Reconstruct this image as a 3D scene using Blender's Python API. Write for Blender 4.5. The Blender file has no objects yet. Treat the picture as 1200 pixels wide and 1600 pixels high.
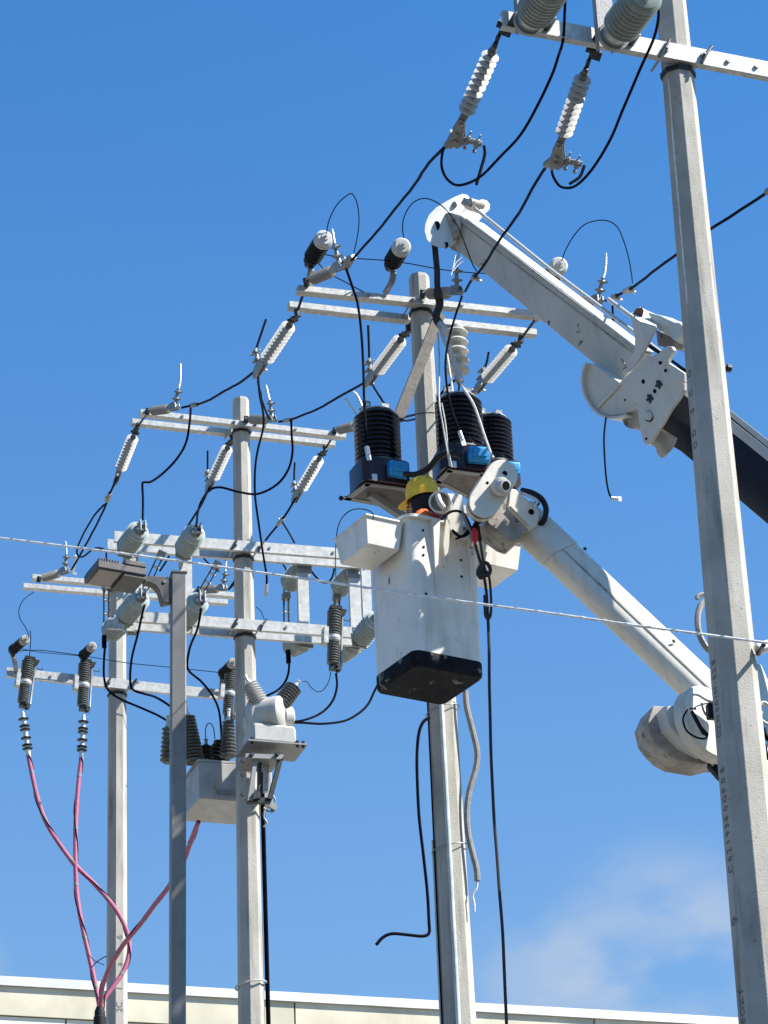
import bpy, math, random
from mathutils import Vector as V, Matrix as MX
random.seed(7)
S = bpy.context.scene
COL = S.collection
# ------------------------------------------------------------------ camera
F = 4750.0                      # focal length in pixels of the 1200x1600 photograph
EL = math.radians(25.84); RO = math.radians(2.4)
EYE = V((0, 0, 1.6))
Fw = V((0, math.cos(EL), math.sin(EL))); R0 = V((1, 0, 0)); U0 = V((0, -math.sin(EL), math.cos(EL)))
Rt = R0*math.cos(RO) - U0*math.sin(RO); Up = R0*math.sin(RO) + U0*math.cos(RO)
cam = bpy.data.cameras.new('camera'); co = bpy.data.objects.new('camera', cam); COL.objects.link(co)
m = MX.Identity(4)
for i in range(3):
    m[i][0] = Rt[i]; m[i][1] = Up[i]; m[i][2] = -Fw[i]; m[i][3] = EYE[i]
co.matrix_world = m
cam.sensor_fit = 'VERTICAL'; cam.sensor_height = 36; cam.sensor_width = 27; cam.lens = F/1600*36
cam.clip_start = 0.1; cam.clip_end = 3000
S.camera = co
# ------------------------------------------------------------------ light
SUN_EL = math.radians(47); SUN_AZ = math.radians(79)      # azimuth from -Y towards +X
sd = V((math.sin(SUN_AZ)*math.cos(SUN_EL), -math.cos(SUN_AZ)*math.cos(SUN_EL), math.sin(SUN_EL)))
sl = bpy.data.lights.new('sun', 'SUN'); sl.energy = 5.0; sl.angle = math.radians(0.53); sl.color = (1, .955, .88)
so = bpy.data.objects.new('sun', sl); COL.objects.link(so)
so.rotation_euler = sd.to_track_quat('Z', 'Y').to_euler(); so.location = (20, -5, 30)
W = bpy.data.worlds.new('World'); S.world = W; W.use_nodes = True
nt = W.node_tree; N = nt.nodes; Lk = nt.links; N.clear()
out = N.new('ShaderNodeOutputWorld'); bg = N.new('ShaderNodeBackground')
sky = N.new('ShaderNodeTexSky'); sky.sky_type = 'NISHITA'; sky.sun_disc = False
sky.sun_elevation = SUN_EL
sky.sun_rotation = math.atan2(sd.x, sd.y)
sky.air_density = 1.0; sky.dust_density = 0.6; sky.ozone_density = 2.6; sky.altitude = 0
hs = N.new('ShaderNodeHueSaturation'); hs.inputs['Saturation'].default_value = 1.1; hs.inputs['Value'].default_value = 1.0
Lk.new(sky.outputs[0], hs.inputs['Color'])
tint = N.new('ShaderNodeMix'); tint.data_type = 'RGBA'; tint.blend_type = 'MULTIPLY'; tint.inputs['Factor'].default_value = 1
Lk.new(hs.outputs[0], tint.inputs[6]); tint.inputs[7].default_value = (.245, .86, 1.24, 1)
tc = N.new('ShaderNodeTexCoord')
def cloud(direction, inner, outer, scale, amt, off):
    vm = N.new('ShaderNodeVectorMath'); vm.operation = 'DOT_PRODUCT'; vm.inputs[1].default_value = direction
    Lk.new(tc.outputs['Generated'], vm.inputs[0])
    mr = N.new('ShaderNodeMapRange'); mr.inputs[1].default_value = math.cos(outer); mr.inputs[2].default_value = math.cos(inner)
    mr.interpolation_type = 'SMOOTHSTEP'; Lk.new(vm.outputs['Value'], mr.inputs[0])
    mp = N.new('ShaderNodeMapping'); mp.inputs['Location'].default_value = (off, off*.3, 0); mp.inputs['Scale'].default_value = (1, 1, 1.6)
    Lk.new(tc.outputs['Generated'], mp.inputs[0])
    nz = N.new('ShaderNodeTexNoise'); nz.inputs['Scale'].default_value = scale; nz.inputs['Detail'].default_value = 7; nz.inputs['Roughness'].default_value = .52
    Lk.new(mp.outputs[0], nz.inputs['Vector'])
    r2 = N.new('ShaderNodeMapRange'); r2.inputs[1].default_value = .30; r2.inputs[2].default_value = .66; r2.interpolation_type = 'SMOOTHSTEP'
    Lk.new(nz.outputs[0], r2.inputs[0])
    mm = N.new('ShaderNodeMath'); mm.operation = 'MULTIPLY'; Lk.new(mr.outputs[0], mm.inputs[0]); Lk.new(r2.outputs[0], mm.inputs[1])
    m2 = N.new('ShaderNodeMath'); m2.operation = 'MULTIPLY'; m2.inputs[1].default_value = amt; Lk.new(mm.outputs[0], m2.inputs[0])
    return m2.outputs[0]
def raydir(x, y):
    return (Rt*((x-600)/F) + Up*(-(y-800)/F) + Fw).normalized()
c1 = cloud(raydir(1060, 1560), .004, .060, 24, .6, 3.3)
c2 = cloud(raydir(830, 1515), .0, .026, 30, .35, 9.1)
c3 = cloud(raydir(-90, 1530), .0, .026, 34, .22, 5.1)
# paler air towards the horizon
sx_ = N.new('ShaderNodeSeparateXYZ'); Lk.new(tc.outputs['Generated'], sx_.inputs[0])
om = N.new('ShaderNodeMath'); om.operation = 'SUBTRACT'; om.inputs[0].default_value = 1; om.use_clamp = True; Lk.new(sx_.outputs['Z'], om.inputs[1])
pw = N.new('ShaderNodeMath'); pw.operation = 'POWER'; pw.inputs[1].default_value = 3.1; Lk.new(om.outputs[0], pw.inputs[0])
hz = N.new('ShaderNodeMix'); hz.data_type = 'RGBA'; Lk.new(pw.outputs[0], hz.inputs['Factor'])
Lk.new(tint.outputs[2], hz.inputs[6]); hz.inputs[7].default_value = (2.6, 2.9, 2.75, 1)
prev = hz.outputs[2]
for c in (c1, c2, c3):
    mx = N.new('ShaderNodeMix'); mx.data_type = 'RGBA'
    Lk.new(c, mx.inputs['Factor']); Lk.new(prev, mx.inputs[6]); mx.inputs[7].default_value = (3.4, 3.75, 4.2, 1)
    prev = mx.outputs[2]
Lk.new(prev, bg.inputs['Color']); bg.inputs['Strength'].default_value = 0.088
Lk.new(bg.outputs[0], out.inputs[0])
S.view_settings.view_transform = 'Standard'; S.view_settings.look = 'None'; S.view_settings.gamma = 1
S.view_settings.use_curve_mapping = False; S.view_settings.exposure = 1.04
S.render.engine = 'CYCLES'; S.cycles.max_bounces = 5; S.cycles.diffuse_bounces = 3; S.cycles.glossy_bounces = 3
S.cycles.use_denoising = True
# ------------------------------------------------------------------ frames
h = raydir(16500, 2464); A_ = V((h.x, h.y, 0)).normalized()   # direction of the crossarms
Nn = V((A_.y, -A_.x, 0))                                       # square to them, towards the camera
ZZ = V((0, 0, 1))
def Q(x, y, D):
    d = raydir(x, y); t = D/(-(Nn.dot(d))); return EYE + d*t
def ZP(x, y, z):
    d = raydir(x, y); return EYE + d*((z-EYE.z)/d.z)
def Dof(p): return -(Nn.dot(p-EYE))
def solveD(p, P0, L, sgn):
    """a point on pixel p at distance L from P0, behind (+1) or before (-1) it"""
    D0 = Dof(P0); best = None
    for i in range(0, 400):
        D = D0 + sgn*i*L*1.3/400
        d = (Q(p[0], p[1], D)-P0).length
        if best is None or abs(d-L) < best[0]: best = (abs(d-L), D)
    return Q(p[0], p[1], best[1])
# ------------------------------------------------------------------ materials
MT = {}
def mat(name, col, rough=.6, metal=0., noise=None, bump=0., bscale=60, streak=0., spec=.5, col2=None, emit=None, spots=None, coat=0.):
    mm = bpy.data.materials.new(name); mm.use_nodes = True; t = mm.node_tree; n = t.nodes; l = t.links
    b = n['Principled BSDF']; b.inputs['Roughness'].default_value = rough; b.inputs['Metallic'].default_value = metal
    b.inputs['Specular IOR Level'].default_value = spec; b.inputs['Coat Weight'].default_value = coat
    b.inputs['Base Color'].default_value = (*col, 1)
    tcn = n.new('ShaderNodeTexCoord'); src = None
    def noise_(sc, det=5, rg=.55, scl=(1, 1, 1)):
        mp = n.new('ShaderNodeMapping'); mp.inputs['Scale'].default_value = scl; l.new(tcn.outputs['Object'], mp.inputs[0])
        z = n.new('ShaderNodeTexNoise'); z.inputs['Scale'].default_value = sc; z.inputs['Detail'].default_value = det; z.inputs['Roughness'].default_value = rg
        l.new(mp.outputs[0], z.inputs['Vector']); return z.outputs[0]
    def mixc(fac, a, b_):
        x = n.new('ShaderNodeMix'); x.data_type = 'RGBA'; l.new(fac, x.inputs['Factor'])
        if isinstance(a, tuple): x.inputs[6].default_value = (*a, 1)
        else: l.new(a, x.inputs[6])
        x.inputs[7].default_value = (*b_, 1); return x.outputs[2]
    def ramp(fac, lo, hi, amt=1.):
        r = n.new('ShaderNodeMapRange'); r.inputs[1].default_value = lo; r.inputs[2].default_value = hi; r.inputs[4].default_value = amt
        l.new(fac, r.inputs[0]); return r.outputs[0]
    if noise:
        c2 = col2 or tuple(c*.72 for c in col)
        src = mixc(ramp(noise_(noise), .38, .64), col, c2)
    if streak:
        src = mixc(ramp(noise_(11, 6, .6, (1, 1, .12)), .52, .70, streak), src if src is not None else col, tuple(c*.45 for c in col))
    if spots:
        sc_, lo, hi, c3 = spots
        src = mixc(ramp(noise_(sc_, 4, .6), lo, hi, .9), src if src is not None else col, c3)
    if src is not None: l.new(src, b.inputs['Base Color'])
    if bump:
        bp = n.new('ShaderNodeBump'); bp.inputs['Strength'].default_value = bump; bp.inputs['Distance'].default_value = .01
        l.new(noise_(bscale, 6), bp.inputs['Height']); l.new(bp.outputs[0], b.inputs['Normal'])
        r = n.new('ShaderNodeMapRange'); r.inputs[3].default_value = max(rough-.1, .03); r.inputs[4].default_value = min(rough+.12, 1)
        l.new(noise_(bscale*.5), r.inputs[0]); l.new(r.outputs[0], b.inputs['Roughness'])
    if emit: b.inputs['Emission Color'].default_value = (*emit, 1); b.inputs['Emission Strength'].default_value = 1
    MT[name] = mm; return mm
mat('concrete', (.465, .44, .39), .9, 0, 3, .4, 90, .7, .2, (.40, .375, .33), spots=(55, .66, .72, (.16, .155, .145)))
mat('concrete_near', (.46, .435, .385), .9, 0, 4, .3, 130, .8, .2, (.375, .35, .305), spots=(42, .655, .70, (.19, .18, .165)))
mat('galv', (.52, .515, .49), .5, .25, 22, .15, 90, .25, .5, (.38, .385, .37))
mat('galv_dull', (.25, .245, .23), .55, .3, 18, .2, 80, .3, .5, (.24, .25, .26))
mat('steel_dark', (.04, .044, .048), .5, .5, 30, .2, 90, .2)
mat('alu', (.72, .72, .71), .45, .3, 20, .0, 120)
mat('clamp', (.30, .305, .295), .5, .35, 14, .1, 120, .3, .5, (.20, .21, .205))
mat('polymer', (.52, .52, .50), .55, 0, 40, .1, 120, 0, .4, (.43, .43, .42))
mat('polymer_taupe', (.40, .37, .33), .6, 0, 30, .1, 120, 0, .4, (.30, .28, .25))
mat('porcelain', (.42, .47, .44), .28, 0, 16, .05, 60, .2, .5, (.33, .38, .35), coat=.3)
mat('porcelain_shaded', (.27, .31, .28), .28, 0, 10, .05, 60, .3, .5, (.21, .245, .22), coat=.3)  # porcelain darkened to carry shade from gear above, put into the colour
mat('rubber_dark', (.022, .024, .025), .6, 0, 40, .1, 120, 0, .2)
mat('ribbed_grey', (.15, .16, .15), .5, 0, 40, .2, 100, .3, .3, (.085, .09, .085))
mat('epoxy_black', (.005, .004, .007), .16, 0, 14, .02, 40, 0, .3, (.009, .004, .005), coat=.15)
mat('epoxy_brown', (.012, .004, .006), .25, 0, 5, .03, 40, .0, .3, (.045, .012, .012), coat=.1)
mat('blue', (.02, .30, .60), .35, 0, 20, .08, 60, .2, .5, (.01, .16, .42))
mat('wire_black', (.004, .004, .010), .75, 0, 12, 0, 120, 0, .04, (.010, .010, .018))
mat('wire_alu', (.66, .67, .68), .4, .5, 40, .25, 200)
mat('rope_white', (.62, .60, .56), .9, 0, 60, .5, 220, .3, .2)
mat('rope_dark', (.035, .03, .035), .9, 0, 60, .5, 220, 0, .2, (.07, .055, .05))
mat('hose_grey', (.27, .26, .25), .6, 0, 20, .2, 120, .3, .3)
mat('bucket', (.80, .765, .69), .38, 0, 5, .06, 20, .4, .5, (.71, .68, .61), spots=(9, .66, .72, (.36, .34, .31)))
mat('bucket_black', (.005, .006, .010), .7, 0, 12, .1, 50, 0, .10, (.016, .017, .022), spots=(8, .61, .66, (.22, .20, .17)))
mat('boom_white', (.68, .64, .55), .42, 0, 2, .05, 30, .3, .5, (.55, .515, .44), spots=(14, .70, .74, (.26, .22, .18)))
mat('jib_grey', (.60, .56, .485), .5, 0, 2, .05, 30, .3, .4, (.52, .485, .42), spots=(10, .67, .70, (.12, .10, .09)))
mat('hinge_white', (.60, .605, .57), .45, 0, 3, .05, 30, .25, .4, (.53, .535, .505), spots=(14, .69, .73, (.18, .16, .14)))
mat('boom_dirty', (.42, .39, .34), .6, 0, 7, .2, 40, .6, .3, (.26, .23, .20), spots=(17, .59, .67, (.09, .08, .075)))
mat('boom_black', (.004, .005, .012), .4, 0, 5, .05, 30, .3, .15, (.008, .009, .018))
mat('hole', (.006, .006, .007), .9, spec=.1)
mat('lamp_post', (.22, .21, .195), .5, .1, 6, .08, 60, .3, .4, (.18, .172, .16))
mat('lamp_head', (.10, .092, .086), .5, .1, 14, .1, 60, .2, .4, (.075, .07, .066))
mat('lens', (.26, .22, .18), .35, 0, 20, .05, 60, 0, .5, (.20, .17, .145))
mat('beige', (.52, .50, .455), .42, 0, 6, .05, 40, .3, .5, (.46, .445, .405))
mat('tank', (.38, .38, .365), .45, 0, 6, .06, 40, .45, .5, (.29, .29, .28))
mat('pink', (.44, .13, .21), .55, 0, 20, .1, 80, .5, .3, (.38, .10, .17))
mat('pvc', (.60, .66, .64), .4, 0, 10, .05, 60, .3)
mat('cream', (.90, .84, .70), .85, 0, 1.2, .1, 8, .12, .2, (.87, .81, .675))
mat('cream_band', (.74, .67, .51), .7, 0, 1.5, .05, 8, .1, .3, (.59, .54, .41))
mat('coping', (.90, .90, .88), .45, .1, 2, .03, 8, .1)
mat('ink', (.15, .15, .15), .8)
mat('helmet', (.90, .55, .03), .4, 0, 12, .04, 40, .3, .4, (.76, .44, .02))
mat('cloth_navy', (.006, .007, .018), .9, 0, 30, .5, 60)
mat('vest_red', (.62, .03, .035), .8, 0, 20, .4, 50)
mat('vest_orange', (.85, .18, .03), .8, 0, 20, .4, 50)
mat('vest_green', (.45, .55, .18), .8, 0, 20, .4, 50)
mat('skin', (.30, .16, .10), .6, 0, 20)
mat('asphalt', (.055, .055, .056), .9, 0, 3, .5, 200, 0, .2, (.042, .042, .043))
mat('earth', (.105, .095, .08), .95, 0, 1.5, .6, 30, 0, .1, (.08, .07, .055))
mat('kerb', (.17, .16, .145), .9, 0, 8, .4, 60)
mat('strut', (.17, .155, .135), .7, .1, 14, .2, 60, .4, .3)  # steel darkened: shade on the strut and shelf undersides is in the colour
mat('wire_bright', (.86, .86, .84), .5, 0, 20, .1, 200)
mat('rust', (.25, .10, .05), .8, 0, 20, .3, 50)
# ------------------------------------------------------------------ mesh building
class MB:
    def __init__(s): s.v = []; s.f = []
    def add(s, vs, fs):
        o = len(s.v); s.v += [V(p) for p in vs]; s.f += [[o+i for i in f] for f in fs]; return s
    def box(s, c, X, Y, Z):
        """c centre, X Y Z half-extent vectors"""
        vs = [c + X*i + Y*j + Z*k for k in (-1, 1) for j in (-1, 1) for i in (-1, 1)]
        return s.add(vs, [[0, 2, 3, 1], [4, 5, 7, 6], [0, 1, 5, 4], [2, 6, 7, 3], [0, 4, 6, 2], [1, 3, 7, 5]])
    def bar(s, a, b, w, hgt, up=ZZ):
        d = (b-a); L = d.length; d = d.normalized(); x = d.cross(up)
        if x.length < 1e-4: x = d.cross(V((1, 0, 0)))
        x.normalize(); y = x.cross(d).normalized()
        return s.box((a+b)/2, x*w/2, y*hgt/2, d*L/2)
    def prism(s, pts, vec):
        n = len(pts); vs = list(pts)+[p+vec for p in pts]
        fs = [list(range(n)), list(range(2*n-1, n-1, -1))]+[[i, i+n, (i+1) % n+n, (i+1) % n][::-1] for i in range(n)]
        fs = [fs[0], fs[1]]+[[i, (i+1) % n, (i+1) % n+n, i+n][::-1] for i in range(n)]
        return s.add(vs, fs)
    def tube(s, pts, r, seg=8, cap=True):
        n = len(pts); rs = r if isinstance(r, (list, tuple)) else [r]*n
        t0 = (pts[1]-pts[0]).normalized(); u = t0.cross(ZZ)
        if u.length < .05: u = t0.cross(V((1, 0, 0)))
        u.normalize(); vs = []; fs = []
        for i, p in enumerate(pts):
            t = (pts[min(i+1, n-1)]-pts[max(i-1, 0)])
            t = t.normalized() if t.length > 1e-9 else t0
            u = u - t*u.dot(t); u = u.normalized() if u.length > 1e-6 else t.orthogonal().normalized()
            w = t.cross(u)
            for k in range(seg):
                an = 2*math.pi*k/seg; vs.append(p + (u*math.cos(an)+w*math.sin(an))*rs[i])
        for i in range(n-1):
            for k in range(seg):
                k2 = (k+1) % seg; fs.append([i*seg+k, i*seg+k2, (i+1)*seg+k2, (i+1)*seg+k])
        if cap: fs += [list(range(seg))[::-1], [(n-1)*seg+k for k in range(seg)]]
        return s.add(vs, fs)
    def lathe(s, p, ax, prof, seg=16, sx=1., ref=None):
        """prof: list of (distance along ax, radius)"""
        ax = ax.normalized(); u = (ref - ax*ref.dot(ax)).normalized() if ref is not None else ax.orthogonal().normalized(); w = ax.cross(u)
        vs = []; fs = []; n = len(prof)
        for t, r in prof:
            for k in range(seg):
                an = 2*math.pi*k/seg+math.pi/seg; vs.append(p+ax*t+(u*math.cos(an)*sx+w*math.sin(an))*max(r, 1e-4))
        for i in range(n-1):
            for k in range(seg):
                k2 = (k+1) % seg; fs.append([i*seg+k, i*seg+k2, (i+1)*seg+k2, (i+1)*seg+k])
        fs += [list(range(seg))[::-1], [(n-1)*seg+k for k in range(seg)]]
        return s.add(vs, fs)
    def bolt(s, p, ax, r=.012, hh=.012, shank=0.):
        s.lathe(p, ax, [(0, r), (hh, r)], 6)
        if shank: s.lathe(p, -ax, [(0, r*.5), (shank, r*.5)], 6)
        return s
    def channel(s, a, b, front, up, hgt, dep, t=.007):
        """C section from a to b: web faces `front`, hgt tall along up, flanges dep deep behind; a and b are top front corners"""
        pr = [(0, 0), (0, -hgt), (-dep, -hgt), (-dep, -hgt+t), (-t, -hgt+t), (-t, -t), (-dep, -t), (-dep, 0)]
        return s.prism([a+front*x+up*y for x, y in pr], b-a)
def link(o): COL.objects.link(o); return o
WMX = {}
def thing(name, label, cat, loc=None, group=None):
    o = link(bpy.data.objects.new(name, None)); o.location = loc if loc is not None else V((0, 0, 0))
    o.empty_display_size = .1; o['label'] = label; o['category'] = cat
    if group: o['group'] = group
    WMX[o.name] = MX.Translation(o.location); return o
def mesh(name, mb, material, W0, bevel=0, angle=32):
    me = bpy.data.meshes.new(name); inv = W0.inverted()
    me.from_pydata([inv @ v for v in mb.v], [], mb.f); me.update()
    import bmesh
    b = bmesh.new(); b.from_mesh(me); bmesh.ops.recalc_face_normals(b, faces=b.faces); b.to_mesh(me); b.free()
    for p in me.polygons: p.use_smooth = True
    me.set_sharp_from_angle(angle=math.radians(angle))
    me.materials.append(MT[material])
    o = link(bpy.data.objects.new(name, me))
    if bevel:
        md = o.modifiers.new('bevel', 'BEVEL'); md.width = bevel; md.segments = 2; md.limit_method = 'ANGLE'; md.angle_limit = math.radians(40)
    return o
def part(name, mb, material, parent, label=None, bevel=0, angle=32):
    W0 = WMX[parent.name]; o = mesh(name, mb, material, W0, bevel, angle); o.parent = parent; WMX[o.name] = W0
    if label: o['label'] = label
    return o
def single(name, mb, material, label, cat, group=None, bevel=0, angle=32):
    c = sum((v for v in mb.v[:12]), V((0, 0, 0)))/min(12, len(mb.v)); W0 = MX.Translation(c)
    o = mesh(name, mb, material, W0, bevel, angle); o.location = c; o['label'] = label; o['category'] = cat; WMX[o.name] = W0
    if group: o['group'] = group
    return o
def struct(name, mb, material, kind='structure'):
    o = mesh(name, mb, material, MX.Identity(4)); o['kind'] = kind; WMX[o.name] = MX.Identity(4); return o
def copy_tree(o, parent=None):
    c = o.copy(); COL.objects.link(c); c.parent = parent
    for ch in KIDS(o): copy_tree(ch, c)
    return c
def KIDS(o): return list(o.children)
def orient(root, P0, P1, up, length):
    z = (P1-P0); L = z.length; z.normalize(); x = (up - z*up.dot(z)).normalized(); y = z.cross(x)
    mm = MX.Identity(4); s_ = L/length
    for i in range(3):
        mm[i][0] = x[i]; mm[i][1] = y[i]; mm[i][2] = z[i]*s_; mm[i][3] = P0[i]
    root.matrix_world = mm; WMX[root.name] = mm
    for c in KIDS(root):
        WMX[c.name] = mm
    return mm
class Kind:
    """first use gives the built thing, later uses give copies of it and all its parts"""
    def __init__(s, root): s.root = root; s.used = False; s.kids = list(root.children)
    def get(s):
        if not s.used: s.used = True; return s.root
        c = s.root.copy(); COL.objects.link(c)
        for k in s.kids: copy_tree(k, c)
        return c
    def place(s, P0, P1, up, length, label, group=None):
        o = s.get(); orient(o, P0, P1, up, length); o['label'] = label
        if group: o['group'] = group
        return o
def wobble(pts, amp):
    n = len(pts); ph = [random.uniform(0, 6.3) for _ in range(4)]; o = []; d = 0
    for i, p in enumerate(pts):
        if i: d += (p-pts[i-1]).length
        k = min(1, i/4, (n-1-i)/4)*amp
        o.append(p+A_*k*(math.sin(d*3.5+ph[0])+.25*math.sin(d*13+ph[1]))+ZZ*k*(math.sin(d*3+ph[2])+.25*math.sin(d*11+ph[3])))
    return o
def smooth(pts, sub=5):
    if len(pts) < 3: return [pts[0].lerp(pts[-1], i/6) for i in range(7)]
    P = [pts[0]*2-pts[1]]+list(pts)+[pts[-1]*2-pts[-2]]; o = []
    for i in range(1, len(P)-2):
        a, b, c, d = P[i-1], P[i], P[i+1], P[i+2]
        for k in range(sub):
            t = k/sub
            o.append(((b*2)+(c-a)*t+(a*2-b*5+c*4-d)*t*t+(b*3-a-c*3+d)*t*t*t)*.5)
    o.append(pts[-1]); return o
def path(px, D0=None, D1=None, sub=5):
    """pixels with two end depths (spread by length), or triples carrying their own depth"""
    if len(px[0]) == 3: return smooth([Q(*p) for p in px], sub)
    D1 = D0 if D1 is None else D1
    ls = [0]
    for a, b in zip(px, px[1:]): ls.append(ls[-1]+math.hypot(a[0]-b[0], a[1]-b[1]))
    return smooth([Q(p[0], p[1], D0+(D1-D0)*l/ls[-1]) for p, l in zip(px, ls)], sub)
def pprism(mb, px, D, thick, back=None):
    fD = D if callable(D) else (lambda x, y: D)
    return mb.prism([Q(x, y, fD(x, y)) for x, y in px], (back if back is not None else -Nn)*thick)
def disc_px(x, y, r, n=14): return [(x+r*math.cos(2*math.pi*k/n), y+r*math.sin(2*math.pi*k/n)) for k in range(n)]
def lin(x0, D0, x1, D1): return lambda x, y: D0+(D1-D0)*(x-x0)/(x1-x0)
# ------------------------------------------------------------------ ground, road, building
g = MB(); g.add([V((-600, -600, 0)), V((600, -600, 0)), V((600, 900, 0)), V((-600, 900, 0))], [[0, 1, 2, 3]]); struct('ground', g, 'earth')
def strip(y0, y1, z, L=120):
    o = -Nn*0; a = A_*L
    p = [Nn*-y0 - a, Nn*-y0 + a, Nn*-y1 + a, Nn*-y1 - a]
    return [V((q.x, q.y, z)) for q in p]
g = MB(); g.prism(strip(1, 9.6, .004), V((0, 0, -.02))); struct('road', g, 'asphalt')
g = MB(); g.prism(strip(9.85, 30.5, .13), V((0, 0, -.12))); struct('pavement', g, 'kerb')
g = MB(); g.prism(strip(9.6, 9.85, .145), V((0, 0, -.14))); struct('kerb', g, 'kerb')
ZR = 13.4
r0 = ZP(0, 1527, ZR); r1 = ZP(1150, 1592, ZR); bd = (r1-r0).normalized(); bn = V((bd.y, -bd.x, 0))
def bx(px, t=0):   # position along the facade that shows at pixel column px on the roof line
    return ZP(px, 1527+px*.0565, ZR)
bl = r0 - bd*16; br = r1 + bd*22
root = thing('warehouse_building', 'long cream building with a white roof edge behind the poles', 'building', V((bl.x, bl.y, 0)))
mb = MB(); mb.prism([V((p.x, p.y, 0)) for p in (bl-bn*.25, br-bn*.25, br-bn*20, bl-bn*20)], V((0, 0, ZR-.35))); part('wall_core', mb, 'cream_band', root)
mb = MB(); mb.prism([V((p.x, p.y, ZR-.12)) for p in (bl+bn*.07, br+bn*.07, br-bn*20, bl-bn*20)], V((0, 0, .12)))
part('roof', mb, 'coping', root)
def panels(name, z0, z1, px0, step_px, material, off, n0, n1):
    a = bx(px0); st = (bx(px0+step_px)-a).length; first = None
    for k in range(n0, n1):
        c0 = a+bd*(st*k+.012); c1 = a+bd*(st*(k+1)-.012)
        if first is None:
            mb = MB(); q = [V((p.x, p.y, z0)) for p in (c0+bn*off, c1+bn*off, c1-bn*.245, c0-bn*.245)]
            mb.prism(q, V((0, 0, z1-z0))); first = part(name, mb, material, root); base = k
        else:
            o = first.copy(); COL.objects.link(o); o.parent = root; o.location = first.location + bd*st*(k-base)
panels('parapet_panel', ZR-.50, ZR-.124, 459, 467, 'cream_band', .03, -3, 5)
panels('wall_panel', ZR-3.9, ZR-.512, 505, 382, 'cream', 0, -5, 6)
panels('wall_panel', ZR-7.4, ZR-3.92, 505, 382, 'cream', 0, -5, 6)
panels('wall_panel', 0, ZR-7.42, 505, 382, 'cream', 0, -5, 6)
# ------------------------------------------------------------------ concrete poles
POLES = {}
def oct_pole(key, label, D, pt, pb, wt, wb, ptop=None, material='concrete', rot=0.):
    """pt, pb two pixels on the axis with widths wt, wb there; ptop the pixel row of the top"""
    a = Q(*pt, D); b = Q(*pb, D); d = (a-b); d = d/d.z
    slope = (wb-wt)/(a.z-b.z)
    top = a if ptop is None else Q(*ptop, D); ztop = top.z
    def ax(z): return b + d*(z-b.z)
    def wd(z): return wb - slope*(z-b.z)
    base = ax(0)
    root = thing('utility_pole', label, 'utility pole', V((base.x, base.y, 0)), 'concrete utility poles standing in a row')
    zs = [-.05, 1, 2, 3, 4, 5, 6, 7, 8, 9, 10, 11, 12, 13, 14]; zs = [z for z in zs if z < ztop-.3]+[ztop-.025, ztop]
    mb = MB(); vs = []; fs = []; n0 = math.atan2(Nn.y, Nn.x)+rot
    for i, z in enumerate(zs):
        w = wd(z)*(1 if i < len(zs)-1 else .92); c = ax(z); R = w/2/math.cos(math.pi/8)
        for k in range(8):
            for e in (-.005, .005):
                an = n0 + math.pi/8 + k*math.pi/4 + e*3.0
                vs.append(c + V((math.cos(an), math.sin(an), 0))*R)
    n = 16
    for i in range(len(zs)-1):
        for k in range(n): fs.append([i*n+k, i*n+(k+1) % n, (i+1)*n+(k+1) % n, (i+1)*n+k])
    fs.append([(len(zs)-1)*n+k for k in range(n)]); mb.add(vs, fs)
    part('shaft', mb, material, root, angle=12)
    POLES[key] = dict(root=root, ax=ax, wd=wd, ztop=ztop, n0=n0); return root
DA, DB, DC, DD = 12.4, 18.3, 23.7, 27.6
pA = oct_pole('A', 'tall near concrete pole at the right edge, rising out of the top of the picture', DA, (1060.5, 130), (1142, 1000), .157, .208, (1030, -190), 'concrete_near', rot=math.radians(3))
pB = oct_pole('B', 'concrete pole behind the white work bucket with black transformers beside it', DB, (654.5, 432), (717.5, 1590), .140, .205)
pC = oct_pole('C', 'concrete pole carrying the beige transformer and the long switch frame', DC, (376, 624), (393, 1590), .138, .207, rot=math.radians(4))
pD = oct_pole('D', 'farthest concrete pole, at the left behind the pink cables', DD, (183.5, 908), (182.5, 1590), .158, .19, rot=math.radians(4))
def stencil(key, txts, face, flip=0, size=.06):
    """marks on an octagon face (index from the arm-facing one): (text, z pixel row)"""
    P = POLES[key]
    for t, px in txts:
        z = px; an = P['n0'] + face*math.pi/4; nf = V((math.cos(an), math.sin(an), 0)); tf = V((-nf.y, nf.x, 0))
        c = P['ax'](z) + nf*(P['wd'](z)/2+.0025)
        cu = bpy.data.curves.new('stencil_mark', 'FONT'); cu.body = t; cu.size = size; cu.align_x = 'CENTER'; cu.align_y = 'CENTER'; cu.materials.append(MT['ink']); cu.offset = .0008
        tmp = link(bpy.data.objects.new('tmp_text', cu)); bpy.context.view_layer.update()
        me = bpy.data.meshes.new_from_object(tmp.evaluated_get(bpy.context.evaluated_depsgraph_get())); bpy.data.objects.remove(tmp)
        o = link(bpy.data.objects.new('stencil_mark', me)); o.parent = P['root']
        X = V((0, 0, 1)) if not flip else V((0, 0, -1)); Y = nf.cross(X)
        if flip == 2: X = tf; Y = V((0, 0, 1))
        mm = MX.Identity(4)
        for i in range(3): mm[i][0] = X[i]; mm[i][1] = Y[i]; mm[i][2] = nf[i]; mm[i][3] = c[i]
        o.matrix_local = WMX[P['root'].name].inverted() @ mm
def zrow(D, x, y): return Q(x, y, D).z
stencil('A', [(t, zrow(DA, 1080, y)) for t, y in zip('OCSDO', (585, 615, 642, 676, 695))], -2, 0, .052)
stencil('A', [(t, zrow(DA, 1128, y)) for t, y in zip('GZN0A1H-S28', (1148, 1137, 1124, 1110, 1100, 1090, 1080, 1070, 1060, 1050, 1037))], -2, 0, .05)
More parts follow.
